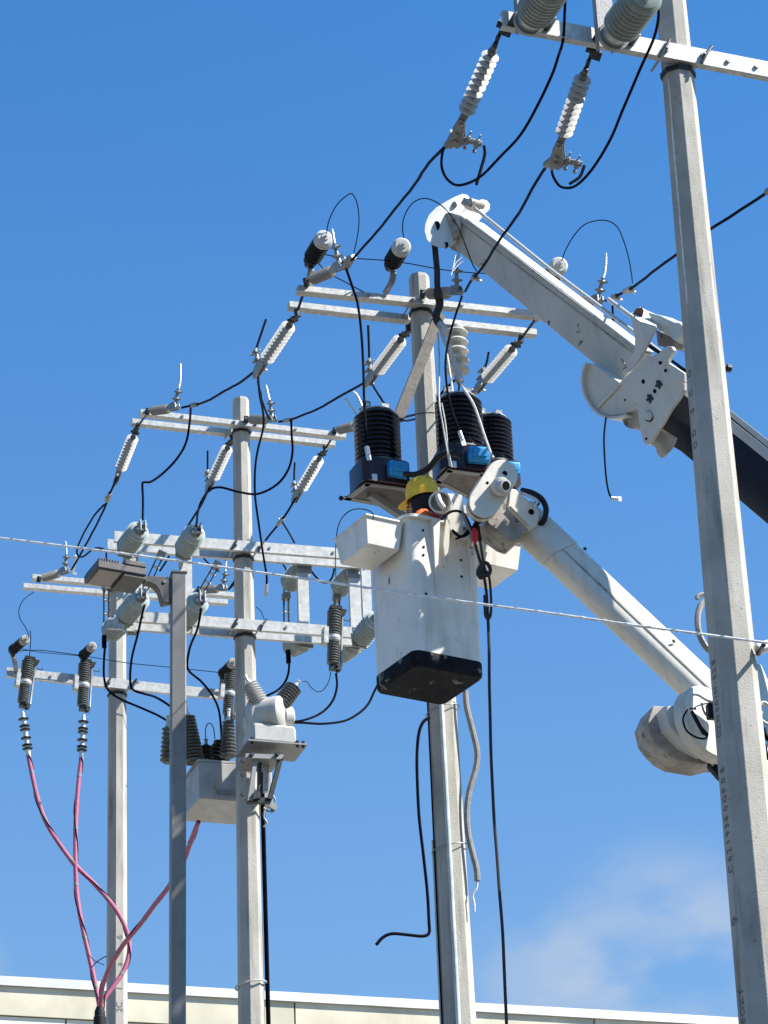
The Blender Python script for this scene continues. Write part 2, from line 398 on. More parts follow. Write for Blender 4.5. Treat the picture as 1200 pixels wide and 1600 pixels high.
stencil('A', [(t, zrow(DA, 1138, y)) for t, y in zip('C6219380GP08', (1359, 1343, 1330, 1316, 1303, 1291, 1280, 1264, 1249, 1236, 1221, 1205))], -2, 0, .055)
stencil('A', [(t, zrow(DA, 1158, y)) for t, y in zip('8OZT', (1596, 1581, 1566, 1551))], -2, 0, .06)
stencil('A', [('9', zrow(DA, 1158, 1440))], -2, 0, .09)
stencil('D', [(t, zrow(DD, 188, y)) for t, y in zip(('2C', '1', 'a', '-', '6'), (1578, 1549, 1511, 1489, 1469))], 0, 0, .085)
# ------------------------------------------------------------------ crossarms
GA = 'galvanised crossarms'
def arm(label, tl, tr, Dn, Df, tlf=None, trf=None, hgt=.1, dep=.04, ends=(0, 0), pole='B', group=GA, bolts=(), clampk=True):
    """near channel from top-left to top-right pixel of its front face, far channel optional"""
    a = Q(*tl, Dn); b = Q(*tr, Dn); up = (b-a).cross(Nn).normalized(); up = up if up.z > 0 else -up
    root = thing('crossarm', label, 'crossarm', (a+b)/2, group)
    mb = MB().channel(a, b, Nn, up, hgt, dep); part('channel', mb, 'galv', root, bevel=.0)
    P = POLES[pole]
    if tlf:
        a2 = Q(*tlf, Df); b2 = Q(*trf, Df)
        mb = MB().channel(a2, b2, Nn, up, hgt, dep); part('channel', mb, 'galv', root)
    # clamp bands round the pole
    z = ((a+b)/2).z - hgt/2; c = P['ax'](z); w = P['wd'](z)
    # height of the arm where it crosses the pole
    t = (c-a).dot(A_)/(b-a).dot(A_); pc = a+(b-a)*t - up*hgt/2; c = P['ax'](pc.z); w = P['wd'](pc.z)
    ro = w/2/math.cos(math.pi/8)+.006
    mb = MB(); pts = []
    n = 16
    mb2 = MB()
    for zz in ((-.0,),):
        ring = []
        for k in range(8):
            an = P['n0']+math.pi/8+k*math.pi/4; ring.append(V((math.cos(an), math.sin(an), 0)))
        vs = []
        for r_ in (ro, ro+.006):
            for hh in (-.014, .014):
                vs += [c+q*r_+ZZ*(hh-hgt*.72) for q in ring]
        fs = []
        for k in range(8):
            k2 = (k+1) % 8
            fs += [[k, k2, 8+k2, 8+k], [16+k, 24+k, 24+k2, 16+k2], [k, 16+k, 16+k2, k2], [8+k, 8+k2, 24+k2, 24+k]]
        mb2.add(vs, fs)
    part('pole_band', mb2, 'steel_dark', root)
    # U-bolt rods and nut plates over the front web
    for sgn in (-1, 1):
        f = pc + A_*sgn*(w/2+.03) ; f = f + Nn*(Dof(f)-Dn)
        mb = MB(); mb.tube([f+Nn*.03, f-Nn*(.2 if tlf is None else Df-Dn+.09)], .008, 6); mb.bolt(f+Nn*.001, Nn, .016, .014); part('through_bolt', mb, 'clamp', root)
    if clampk:
        for sgn in (-1, 1):
            mb = MB()
            f0 = pc + A_*(sgn*(w/2+.045)) + Nn*(Dof(pc)-Dn)
            mb.tube(smooth([f0-up*(hgt*.5+.01)+Nn*.012-A_*.03, f0+Nn*.02-A_*.005*sgn, f0+up*(hgt*.5+.012)+Nn*.012+A_*.035]), .0085, 6)
            part('strap_rod', mb, 'steel_dark', root)
    for fx, fz in bolts:
        p = a+(b-a)*fx - up*(hgt*fz); mb = MB().bolt(p+Nn*.001, Nn, .013, .01); part('bolt', mb, 'clamp', root)
    return root, a, b, up
armA = arm('single crossarm on the near right pole at the top of the picture', (785, 15.5), (1345, 124), DA-.11, 0, hgt=.1, dep=.045, pole='A', bolts=((.12, .5), (.35, .4), (.62, .5), (.7, .5)))
armB = arm('double crossarm at the top of the pole behind the bucket', (466, 445), (850, 486.5), DB-.13, DB+.12, (452.5, 470), (838.5, 514), .046, .075, pole='B', bolts=((.28, .5), (.66, .5), (.5, .5)), clampk=False)
armC = arm('double crossarm at the top of the pole with the beige transformer', (220, 639), (541, 676), DC-.13, DC+.12, (207, 653.5), (524, 688.5), .048, .075, pole='C', bolts=((.2, .5), (.6, .5), (.75, .5)), clampk=False)
armCu = arm('upper long double crossarm of the switch frame', (178.5, 829.5), (579, 860), DC-.14, DC+.12, (168, 842), (577, 873.5), .098, .04, pole='C', bolts=((.1, .5), (.3, .5), (.6, .5), (.85, .5)))
armCl = arm('lower long double crossarm of the switch frame', (183, 952), (579, 982), DC-.14, DC+.12, (169, 965), (577, 994.5), .098, .04, pole='C', bolts=((.1, .5), (.3, .4), (.66, .5), (.83, .5), (.86, .5)))
armD = arm('double crossarm on the farthest pole, behind the lamp head', (50.7, 896.5), (372, 926), DD-.13, DD+.12, (37, 910.7), (356, 936.5), .048, .075, pole='D', bolts=((.3, .5), (.7, .5)), clampk=False)
armDl = arm('single lower crossarm of the farthest pole, holding the grey cutouts', (10.7, 1042.5), (347, 1077.5), DD-.14, 0, hgt=.1, dep=.04, pole='D', bolts=((.05, .5), (.2, .5), (.46, .5)))
# upright channels of the switch frame
GU = 'upright channels of the switch frame'
def upright(label, x0, x1, y0, y1, D, wpx_front=True, flip=1):
    a = Q(x0, y0, D); b = Q(x0, y1, D); c = Q(x1, y0, D); w = (c-a).length
    b = a + ZZ*(b.z-a.z)
    root = thing('upright_channel', label, 'steel channel', b, GU)
    mb = MB().channel(b+A_*0, a+A_*0, Nn, -A_, w, .045) if 0 else MB()
    t = .007
    pr = [(0, 0), (w, 0), (w, -.045), (w-t, -.045), (w-t, -t), (t, -t), (t, -.045), (0, -.045)]
    mb.prism([b+A_*x+Nn*y for x, y in pr], a-b)
    part('channel', mb, 'galv', root)
    for k in (.1, .9):
        p = b.lerp(a, k)+A_*w/2; part('bolt', MB().bolt(p+Nn*.001, Nn, .014, .012), 'clamp', root)
    return root
upright('upright channel at the left end of the switch frame, behind the lamp head', 193.5, 212, 846, 985, DC-.192)
upright('upright channel just right of the lamp post, between the two long crossarms', 280.5, 299.5, 850, 988, DC-.192)
upright('upright channel beside the bucket, nearest its left side', 564, 578, 872, 1000, DC-.192)
upright('narrow upright channel right of the pole, behind the left ribbed bushings', 464.5, 481, 874, 1003, DC+.18)
upright('upright channel with a dark hole, behind the ribbed cutout', 545, 562, 879, 1008, DC+.18)
upright('upright channel at the far side of the switch frame, left of its pole', 199.5, 216, 861, 992, DC+.18)
# ------------------------------------------------------------------ repeated line hardware (built along local +z)
Z0 = V((0, 0, 0)); X1 = V((1, 0, 0)); Y1 = V((0, 1, 0)); Z1 = V((0, 0, 1))
def zz(t): return Z1*t
def make_strain(name, body, n=10, z0=.17, z1=.60, r=.05, clampm='clamp'):
    """tension insulator, 0.86 m: clevis, shedded body, pistol clamp whose tail arm points along +x"""
    root = thing(name, 'insulator', 'insulator')
    mb = MB(); mb.tube([zz(-.03), zz(.05)], .011, 6); mb.lathe(zz(-.02)-X1*.03, X1, [(0, .022), (.06, .022)], 8); mb.box(zz(.06), X1*.009, Y1*.026, Z1*.035); mb.bolt(zz(.075)-Y1*.04, Y1, .011, .08)
    part('clevis', mb, 'steel_dark', root)
    st = (z1-z0)/n
    part('core_rod', MB().lathe(Z0, Z1, [(z0-.07, .016), (z0-.02, .018), (z0-.015, .026), (z0, .026), (z0, .019), (z1, .019), (z1+.005, .024), (z1+.04, .022), (z1+.06, .016)], 14), 'ribbed_grey' if body == 'polymer' else body, root, angle=50)  # white kind: core coloured dark to paint the shadow between the sheds
    sh = None
    for i in range(n):
        if sh is None:
            sh = part('shed', MB().lathe(zz(z0+st*.5), Z1, [(-st*.14, .019), (-st*.06, r*.75), (-st*.01, r), (st*.05, r), (st*.12, r*.6), (st*.16, .019)], 18), body, root, angle=50)
        else:
            o = sh.copy(); COL.objects.link(o); o.parent = root; o.location = zz(st*i)
    mb = MB()
    for s in (-1, 1): mb.prism([X1*x+Y1*(s*.017)+zz(z) for x, z in ((-.018, z1+.03), (.02, z1+.03), (.05, z1+.12), (.045, z1+.20), (.0, z1+.245), (-.02, z1+.22))], Y1*.006*s)
    mb.tube([zz(z1+.1), zz(z1+.27)], .014, 8)
    part('clamp_body', mb, clampm, root)
    mb = MB()
    mb.tube(smooth([X1*.0+zz(z1+.2), X1*.05+zz(z1+.165), X1*.11+zz(z1+.15), X1*.18+zz(z1+.145)], 3), [.017]*7+[.013]*3, 8)
    part('clamp_arm', mb, clampm, root)
    for xx in (.085, .15):
        mb = MB(); c = X1*xx+zz(z1+.153)
        mb.lathe(c-X1*.012, X1, [(0, .028), (.008, .03), (.016, .03), (.024, .020)], 8)
        for s in (-1, 1): mb.tube([c+Y1*.02*s+zz(-.045), c+Y1*.02*s+zz(.045)], .005, 6); mb.bolt(c+Y1*.02*s+zz(.03), Z1, .010, .012)
        part('u_bolt', mb, 'clamp', root)
    return Kind(root)
white_kind = make_strain('strain_insulator', 'polymer', 10, .15, .62, .056)
taupe_kind = make_strain('strain_insulator', 'polymer_taupe', 9, .12, .46, .044)
def make_near():
    """the two insulators nearest the camera: each shed is its own piece"""
    root = thing('strain_insulator', 'insulator', 'insulator')
    mb = MB(); mb.tube([zz(-.05), zz(.06)], .011, 6); mb.lathe(zz(-.03)-X1*.035, X1, [(0, .024), (.07, .024)], 8); mb.box(zz(.07), X1*.009, Y1*.028, Z1*.04); mb.bolt(zz(.085)-Y1*.045, Y1, .012, .09); mb.box(zz(.0)+X1*.03, X1*.025, Y1*.006, Z1*.03)
    part('clevis', mb, 'steel_dark', root)
    z0, z1, n = .17, .60, 10; st = (z1-z0)/n
    part('core_rod', MB().lathe(Z0, Z1, [(.10, .014), (.14, .018), (.145, .024), (z0, .024), (z0, .017), (z1, .017), (z1, .023), (z1+.05, .022), (z1+.08, .015)], 14), 'ribbed_grey', root)  # dark core colour stands in for shadow between the sheds
    sh = None
    for i in range(n):
        if sh is None:
            sh = part('shed', MB().lathe(zz(z0+st*(i+.5)), Z1, [(-.007, .016), (-.002, .036), (.001, .049), (.004, .049), (.006, .026), (.008, .016)], 22), 'polymer', root, angle=50)
        else:
            o = sh.copy(); COL.objects.link(o); o.parent = root; o.location = zz(st*i)
    mb = MB()
    for s in (-1, 1): mb.prism([X1*x+Y1*(s*.018)+zz(z) for x, z in ((-.02, z1+.05), (.012, z1+.05), (.035, z1+.13), (.06, z1+.20), (.035, z1+.245), (-.015, z1+.235), (-.03, z1+.15))], Y1*.006*s)
    mb.tube([zz(z1+.12), zz(z1+.27)], .013, 8); mb.bolt(zz(z1+.075)-Y1*.04, Y1, .012, .08); mb.bolt(X1*.012+zz(z1+.2)-Y1*.035, Y1, .014, .07)
    part('clamp_body', mb, 'clamp', root)
    part('clamp_arm', MB().tube(smooth([X1*.0+zz(z1+.2), X1*.05+zz(z1+.19), X1*.10+zz(z1+.175), X1*.15+zz(z1+.17)], 3), .017, 8), 'clamp', root)
    for xx in (.07, .125):
        mb = MB(); c = X1*xx+zz(z1+.18); mb.lathe(c-X1*.013, X1, [(0, .026), (.010, .031), (.018, .031), (.026, .020)], 8)
        for s in (-1, 1): mb.tube([c+Y1*.022*s+zz(-.05), c+Y1*.022*s+zz(.05)], .005, 6); mb.bolt(c+Y1*.022*s+zz(.03), Z1, .011, .013)
        part('u_bolt', mb, 'clamp', root)
    return Kind(root)
near_kind = make_near()
GI = 'tension insulators at the ends of the line wires'
TAILS = []
def ins(kind, p0, D0, p1, L, sgn, up_px, label, tail=None, tmat='wire_alu'):
    P0 = Q(p0[0], p0[1], D0); P1 = solveD(p1, P0, L, sgn); D1 = Dof(P1)
    up = Q(p1[0]+up_px[0], p1[1]+up_px[1], D1)-P1
    o = kind.place(P0, P1, up, L, label, GI)
    if tail:
        tip = WMX[o.name] @ (X1*.165+Z1*({'near': .775, 'white': .765, 'taupe': .605}[{id(near_kind): 'near', id(white_kind): 'white', id(taupe_kind): 'taupe'}[id(kind)]]))
        raw = [Q(x, y, D1-.0-sgn*.08) for x, y in tail]; raw = [p+(tip-raw[0]) for p in raw]; pts = smooth(raw, 4)
        part('wire_tail', MB().tube(pts, [.011]*(len(pts)-2)+[.008, .004] if tmat == 'wire_alu' else .009, 8), tmat, o)
    return P1, D1
E = {}
E['A1'] = ins(near_kind, (784, 46), DA+.02, (712, 212), .78, 1, (40, 18), 'grey strain insulator hanging from the left end of the near crossarm', [(750, 196), (751, 210), (745, 232), (738, 256)], 'wire_black')
E['A2'] = ins(near_kind, (924, 84), DA+.02, (868, 246), .78, 1, (40, 18), 'sunlit white strain insulator hanging left of the near pole', [(889, 238), (882, 255), (866, 266)], 'wire_black')
E['B1'] = ins(white_kind, (463, 492), DB+.12, (408, 574), .74, 1, (-8, -40), 'white ribbed insulator at the left end of the crossarm behind the bucket', [(424, 540), (432, 516), (440, 492)], 'wire_black')
E['B2'] = ins(white_kind, (637, 516), DB+.12, (582, 590), .74, 1, (-4, -40), 'white ribbed insulator below the crossarm, just left of the pole behind the bucket', [(598, 560), (597, 530), (596, 506)], 'wire_black')
E['B3'] = ins(white_kind, (812, 532), DB+.12, (752, 602), .74, 1, (8, -40), 'white ribbed insulator at the right end of the crossarm behind the bucket', [(765, 562), (770, 552), (773, 536)], 'wire_black')
E['C1'] = ins(white_kind, (214, 668), DC+.12, (184, 744), .74, 1, (10, -30), 'white ribbed insulator at the left end of the crossarm over the beige transformer')
E['C2'] = ins(white_kind, (362, 686), DC+.12, (329, 757), .74, 1, (-4, -40), 'white ribbed insulator touching the left side of the pole over the switch frame', [(336, 720), (336, 705), (336, 688)], 'wire_black')
E['C3'] = ins(white_kind, (507, 703), DC+.12, (465, 774), .74, 1, (-4, -40), 'white ribbed insulator at the right end of the crossarm over the switch frame', [(470, 738), (470, 722), (471, 707)], 'wire_black')
E['b1'] = ins(taupe_kind, (480, 440), DB-.16, (546, 412), .80, -1, (-14, -40), 'taupe tube insulator on the left end of the crossarm behind the bucket', [(516, 405), (514, 394), (512, 380)], 'wire_alu')
E['b2'] = ins(taupe_kind, (662, 459), DB-.16, (728, 456), .80, -1, (-6, -40), 'taupe tube insulator beside the pole top, under the crane strap', [(705, 432), (706, 418), (711, 396)], 'wire_alu')
E['b3'] = ins(taupe_kind, (888, 474), DB-.05, (946, 470), .80, -1, (4, -40), 'taupe tube insulator seen above the crane arm, near its steel fin', [(924, 452), (928, 438), (930, 410)], 'wire_alu')
E['c1'] = ins(taupe_kind, (232, 643), DC-.16, (284, 636), .80, -1, (4, -40), 'taupe tube insulator with a tall white spike on the left crossarm end', [(272, 620), (275, 606), (276, 578)], 'wire_alu')
E['c2'] = ins(taupe_kind, (386, 655), DC-.16, (436, 657), .80, -1, (-10, -40), 'taupe tube insulator just right of the pole top, over the hanging lug wire', [(416, 632), (413, 622), (410, 606)], 'wire_alu')
E['c3'] = ins(taupe_kind, (524, 673), DC-.16, (572, 662), .80, -1, (4, -40), 'taupe tube insulator ending behind the left black transformer', [(555, 650), (547, 632), (540, 624)], 'wire_alu')
E['d1'] = ins(taupe_kind, (62, 905), DD-.16, (112, 890), .80, -1, (2, -40), 'taupe tube insulator at the far left crossarm end, left of the lamp head', [(99, 884), (99, 874), (98, 861)], 'wire_alu')
E['d2'] = ins(taupe_kind, (312, 921), DD-.16, (358, 920), .80, -1, (2, -40), 'taupe tube insulator between the lamp post and the switch pole', [(347, 908), (348, 896), (349, 880)], 'wire_alu')
# rods through the double arms that the insulators hang on
def rod(label, a, Da, b, Db):
    mb = MB().tube([Q(*a, Da), Q(*b, Db)], .011, 6); mb.bolt(Q(*a, Da), Nn, .02, .02); single('eye_rod', mb, 'steel_dark', label, 'rod', 'rods through the double crossarms')
for nm, a, Da, b, Db in (('left end of the crossarm behind the bucket', (480, 440), DB-.17, (463, 492), DB+.14), ('pole side of the crossarm behind the bucket', (662, 459), DB-.17, (637, 516), DB+.14), ('right end of the crossarm behind the bucket', (836, 500), DB-.13, (812, 532), DB+.14),
        ('left end of the crossarm above the switch frame', (232, 643), DC-.17, (214, 668), DC+.14), ('pole side of the crossarm above the switch frame', (384, 655), DC-.17, (362, 686), DC+.14), ('right end of the crossarm above the switch frame', (526, 673), DC-.17, (507, 703), DC+.14)):
    rod('dark threaded rod through the '+nm, a, Da, b, Db)
# ---- surge arresters
def make_arrester(k=1., capm='polymer'):
    root = thing('surge_arrester', 'arrester', 'surge arrester')
    pr = [(0, .03), (.0, .05)]
    for i in range(6):
        z = .012+i*.038; pr += [(z, .046*k), (z+.012, .068*k), (z+.018, .068*k), (z+.026, .047*k)]
    part('ribbed_body', MB().lathe(Z0, Z1, pr+[(.245, .048)], 18), 'rubber_dark', root, angle=50)
    part('cap', MB().lathe(Z0, Z1, [(t, q*k) for t, q in ((.235, .05), (.243, .069), (.262, .069), (.266, .060), (.272, .069), (.292, .066), (.303, .050), (.303, .028), (.318, .024), (.318, .012), (.345, .010))], 18), capm, root)
    mb = MB(); mb.lathe(Z0, Z1, [(-.065, .02), (-.05, .052), (-.01, .055), (0, .045)], 12); mb.lathe(Z0, Z1, [(-.11, .028), (-.065, .034)], 8); part('base_fitting', mb, 'rubber_dark', root)
    return Kind(root)
arr = make_arrester(); arr_small = make_arrester(.72, 'polymer_taupe')
def arrester(p0, p1, D, label, bracket, bmat='clamp', kind=None):
    P0 = Q(*p0, D); P1 = solveD(p1, P0, .34, -1); o = (kind or arr).place(P0, P1, A_, .34, label, 'surge arresters on the crossarms')
    z = (P1-P0).normalized(); q = P0-z*.11; pts = [q]+[Q(x, y, DD_) for x, y, DD_ in bracket]
    mb = MB()
    for a, b in zip(smooth(pts, 4), smooth(pts, 4)[1:]): mb.bar(a, b+(b-a)*.15, .045, .012, Nn)
    part('bracket', mb, bmat, o)
    return P1
arrester((488, 403), (510, 367), DB-.2, 'surge arrester at the left end of the crossarm behind the bucket', [(486, 420, DB-.15), (484, 436, DB-.13), (488, 446, DB-.12)])
arrester((613, 410), (631, 380), DB-.2, 'surge arrester standing left of the pole top behind the bucket', [(614, 424, DB-.2), (612, 440, DB-.17), (602, 458, DB-.14)])
arrester((856, 440), (877, 410), DB-.2, 'surge arrester half hidden behind the crane arm', [(850, 458, DB-.2), (846, 474, DB-.17), (842, 488, DB-.14)])
arrester((23, 1013), (42, 997), DD-.25, 'small dark surge arrester above the leftmost grey cutout', [(21, 1026, DD-.2), (24, 1040, DD-.17), (25, 1050, DD-.15)], kind=arr_small)
arrester((132, 1022), (146, 1008), DD-.25, 'small dark surge arrester above the second grey cutout from the left', [(130, 1036, DD-.2), (128, 1050, DD-.17), (128, 1060, DD-.15)], kind=arr_small)
arrester((350, 1050), (366, 1033), DD-.25, 'small dark surge arrester peeping out left of the switch pole', [(347, 1062, DD-.2), (346, 1072, DD-.17), (346, 1082, DD-.15)], kind=arr_small)
# ---- disconnect switch insulators (pairs of stout ribbed bushings)
def make_bushing():
    root = thing('switch_insulator', 'bushing', 'insulator')
    pr = [(.0, .062), (.03, .066), (.035, .078)]
    for i in range(7):
        z = .045+i*.042; pr += [(z, .070), (z+.006, .088), (z+.014, .101), (z+.019, .101), (z+.030, .078), (z+.036, .070)]
    pr += [(.345, .08), (.352, .07)]
    part('ribbed_body', MB().lathe(Z0, Z1, pr, 24), 'porcelain', root, angle=50)
    mb = MB(); mb.box(zz(-.012), X1*.07, Y1*.07, Z1*.012)
    for i in (-1, 1):
        for j in (-1, 1): mb.bolt(X1*.055*i+Y1*.055*j+zz(0), Z1, .011, .014)
    part('base_plate', mb, 'galv_dull', root)
    mb = MB(); mb.lathe(zz(.352), Z1, [(0, .045), (.02, .045), (.03, .03)], 10); part('end_cap', mb, 'galv_dull', root)
    for s in (-1, 1): part('terminal_pad', MB().box(zz(.405)+Y1*.022*s, X1*.05, Y1*.004, Z1*.045), 'clamp', root)
    mb = MB(); mb.bolt(zz(.41)-Y1*.045+X1*.025, Y1, .012, .09); mb.bolt(zz(.41)-Y1*.045-X1*.025, Y1, .012, .09); part('terminal_bolt', mb, 'alu', root)
    return Kind(root)
bush = make_bushing(); GB = 'ribbed bushings of the switch frame'
BT = {}
def bushing(key, p0, p1, D, sgn, label, L=.40, kind=None):
    P0 = Q(*p0, D); P1 = solveD(p1, P0, L, sgn); (kind or bush).place(P0, P1, ZZ, .40, label, GB); BT[key] = P1+(P1-P0).normalized()*.03; return P1
bushing('n1u', (196, 858), (221, 824), DC-.20, -1, 'grey green ribbed bushing at the top left of the switch frame')
bushing('n2u', (287, 860), (308, 828), DC-.20, -1, 'upper ribbed bushing just right of the lamp post')
bushing('n1l', (197, 963), (222, 930), DC-.20, -1, 'ribbed bushing under the lamp head, beside the lamp bracket')
bushing('n2l', (290, 968), (314, 935), DC-.20, -1, 'lower ribbed bushing half hidden by the lamp post')
bushing('f1l', (198, 966), (168, 991), DC+.20, 1, 'ribbed bushing pointing down left at the bottom left of the switch frame')
bushing('f2u', (474, 885), (449, 916), DC+.20, 1, 'left upper dark ribbed bushing, under the long crossarm right of the pole')
bushing('f3u', (553, 893), (527, 924), DC+.20, 1, 'upper dark ribbed bushing left of the bucket')
bushing('f2l', (477, 1000), (452, 1012), DC+.20, 1, 'ribbed bushing hanging below the lower crossarm, over a black cable')
bushing('f3l', (556, 1004), (528, 1024), DC+.20, 1, 'ribbed bushing below the lower crossarm behind the ribbed cutout')
bushing('n3l', (562, 1000), (592, 962), DC-.20, -1, 'ribbed bushing tucked behind the left edge of the bucket')
# ---- switch blades
def blade(label, a, Da, b, Db):
    A0 = Q(*a, Da); B0 = Q(*b, Db); d = (B0-A0).normalized(); sx = d.cross(Nn).normalized()
    root = thing('knife_switch', label, 'switch blade', A0, 'double bar switch blades')
    for s in (-1, 1): part('blade_bar', MB().bar(A0+sx*.022*s, B0+sx*.022*s, .010, .03, Nn), 'steel_dark', root)
    for t in (.0, .33, .66, .98):
        c = A0.lerp(B0, t); part('spacer', MB().tube([c-sx*.032, c+sx*.032], .011, 6), 'alu', root)
    part('jaw', MB().box(B0, sx*.035, Nn*.03, d*.03), 'clamp', root)
    return root
blade('black double bar leaning behind the lamp bracket, left of the lamp post', (226, 922), DC-.58, (251, 868), DC-.70)
blade('black double bar leaning between the lamp post and the switch pole', (316, 922), DC-.58, (338, 884), DC-.66)
blade('black double bar standing left of the farthest pole, under the lamp head', (166, 982), DC+.55, (166, 916), DC+.50)
blade('black double bar standing under the left dark bushing, right of the switch pole', (448, 1006), DC+.55, (447, 932), DC+.52)
blade('short black double bar above the ribbed cutout, left of the bucket', (527, 958), DC+.50, (526, 934), DC+.52)
# ---- grey ribbed cutouts
def make_cutout():
    root = thing('fuse_cutout', 'cutout', 'fuse cutout')
    def ribs(z0, z1, r): 
        pr = [(z0, r*.7)]; n = 9; st = (z1-z0)/n
        for i in range(n): z = z0+st*i; pr += [(z+.001, r*.72), (z+st*.35, r), (z+st*.6, r), (z+st*.9, r*.72)]
        return MB().lathe(-X1*.012, Z1, pr+[(z1, r*.7)], 14)
    part('upper_insulator', ribs(.0, .28, .062), 'ribbed_grey', root, angle=50); part('lower_insulator', ribs(.34, .60, .055), 'ribbed_grey', root, angle=50)
    mb = MB(); mb.lathe(-X1*.012, Z1, [(.275, .05), (.28, .058), (.335, .058), (.345, .05)], 12); part('centre_band', mb, 'polymer', root)
    part('band_strap', MB().lathe(-X1*.012, Z1, [(.30, .063), (.318, .063)], 12), 'alu', root)
    mb = MB(); mb.prism([X1*x+zz(z)+Y1*.03 for x, z in ((.0, -.03), (.10, -.02), (.085, .03), (.05, .06), (.0, .05))], -Y1*.06); mb.box(zz(-.03), X1*.05, Y1*.04, Z1*.02)
    part('top_hood', mb, 'rubber_dark', root)
    part('hook', MB().tube(smooth([X1*.07+zz(.08), X1*.13+zz(.09), X1*.14+zz(.06)], 4), .005, 6), 'steel_dark', root)
    part('fuse_tube', MB().lathe(X1*.062, Z1, [(.03, .017), (.05, .012), (.58, .012), (.6, .018)], 10), 'clamp', root)
    mb = MB(); mb.box(zz(.63)+X1*.01, X1*.05, Y1*.03, Z1*.03); mb.bolt(zz(.62)+X1*.02-Y1*.05, Y1, .014, .10); mb.tube([zz(.64)+X1*.03, zz(.68)+X1*.03], .012, 6); part('bottom_contact', mb, 'steel_dark', root)
    mb = MB(); mb.box(zz(.30)-X1*.09-Y1*.0, X1*.02, Y1*.05, Z1*.09); mb.tube([zz(.30)-X1*.085, zz(.30)], .012, 6); mb.bolt(zz(.34)-X1*.11, -X1, .012, .01); mb.bolt(zz(.26)-X1*.11, -X1, .012, .01)
    part('mounting_bracket', mb, 'galv', root)
    return Kind(root)
cut = make_cutout(); GF = 'grey ribbed cutouts hanging on the lower crossarms'
def cutout(p0, p1, D, label, up=None, D1=None):
    P0 = Q(*p0, D); P1 = Q(*p1, D1 or D); cut.place(P0, P1, up or A_, .68, label, GF); return P1
cutout((46, 1033), (36, 1108), DD-.32, 'leftmost grey ribbed cutout over the pink cables')
cutout((134, 1037), (130, 1113), DD-.32, 'second grey ribbed cutout from the left, over the pink cables')
cutout((362, 1050), (357, 1126), DD-.32, 'grey ribbed cutout mostly hidden behind the switch pole')
cutout((524, 955), (522, 1050), DC-.42, 'grey ribbed cutout on the switch frame left of the bucket')
# ---- skirted cable ends
def make_end():
    root = thing('cable_termination', 'end', 'cable end')
    part('cable_sleeve', MB().lathe(Z0, Z1, [(0, .012), (.03, .016), (.12, .026), (.50, .024), (.52, .027), (.60, .021)], 12), 'alu', root)
    for z in (.10, .19, .235, .34, .43, .475): part('skirt', MB().lathe(zz(z), Z1, [(0, .022), (.006, .052), (.014, .052), (.02, .022)], 14), 'rubber_dark', root)
    return Kind(root)
ce = make_end()
ce.place(Q(35, 1110, DD-.32), Q(45, 1184, DD-.30), A_, .6, 'cable end with black skirts above the leftmost pink cable', 'skirted cable ends')
ce.place(Q(131, 1115, DD-.32), Q(127, 1186, DD-.30), A_, .6, 'cable end with black skirts above the second pink cable', 'skirted cable ends')
# ---- suspended insulator string by pole B
a = Q(712, 504, DB+.16); b = Q(716, 592, DB+.16); root = thing('suspension_insulator', 'stack of pale grey discs hanging beside the pole under the crossarm', 'insulator', a); L = (b-a).length; ax = (b-a).normalized()
part('cap_fitting', MB().lathe(a, ax, [(0, .02), (.04, .06), (.06, .06)], 12), 'polymer', root)
part('core_rod', MB().lathe(a, ax, [(0, .03), (L*.95, .03), (L, .02)], 10), 'polymer', root)
for i in range(5):
    part('disc', MB().lathe(a+ax*(L*(.16+.165*i)), ax, [(-.02, .04), (.0, .075), (.016, .088), (.024, .086), (.024, .06), (.03, .04)], 20), 'polymer', root)
part('end_fitting', MB().lathe(a, ax, [(L*.93, .03), (L*1.02, .025), (L*1.1, .012)], 8), 'clamp', root)
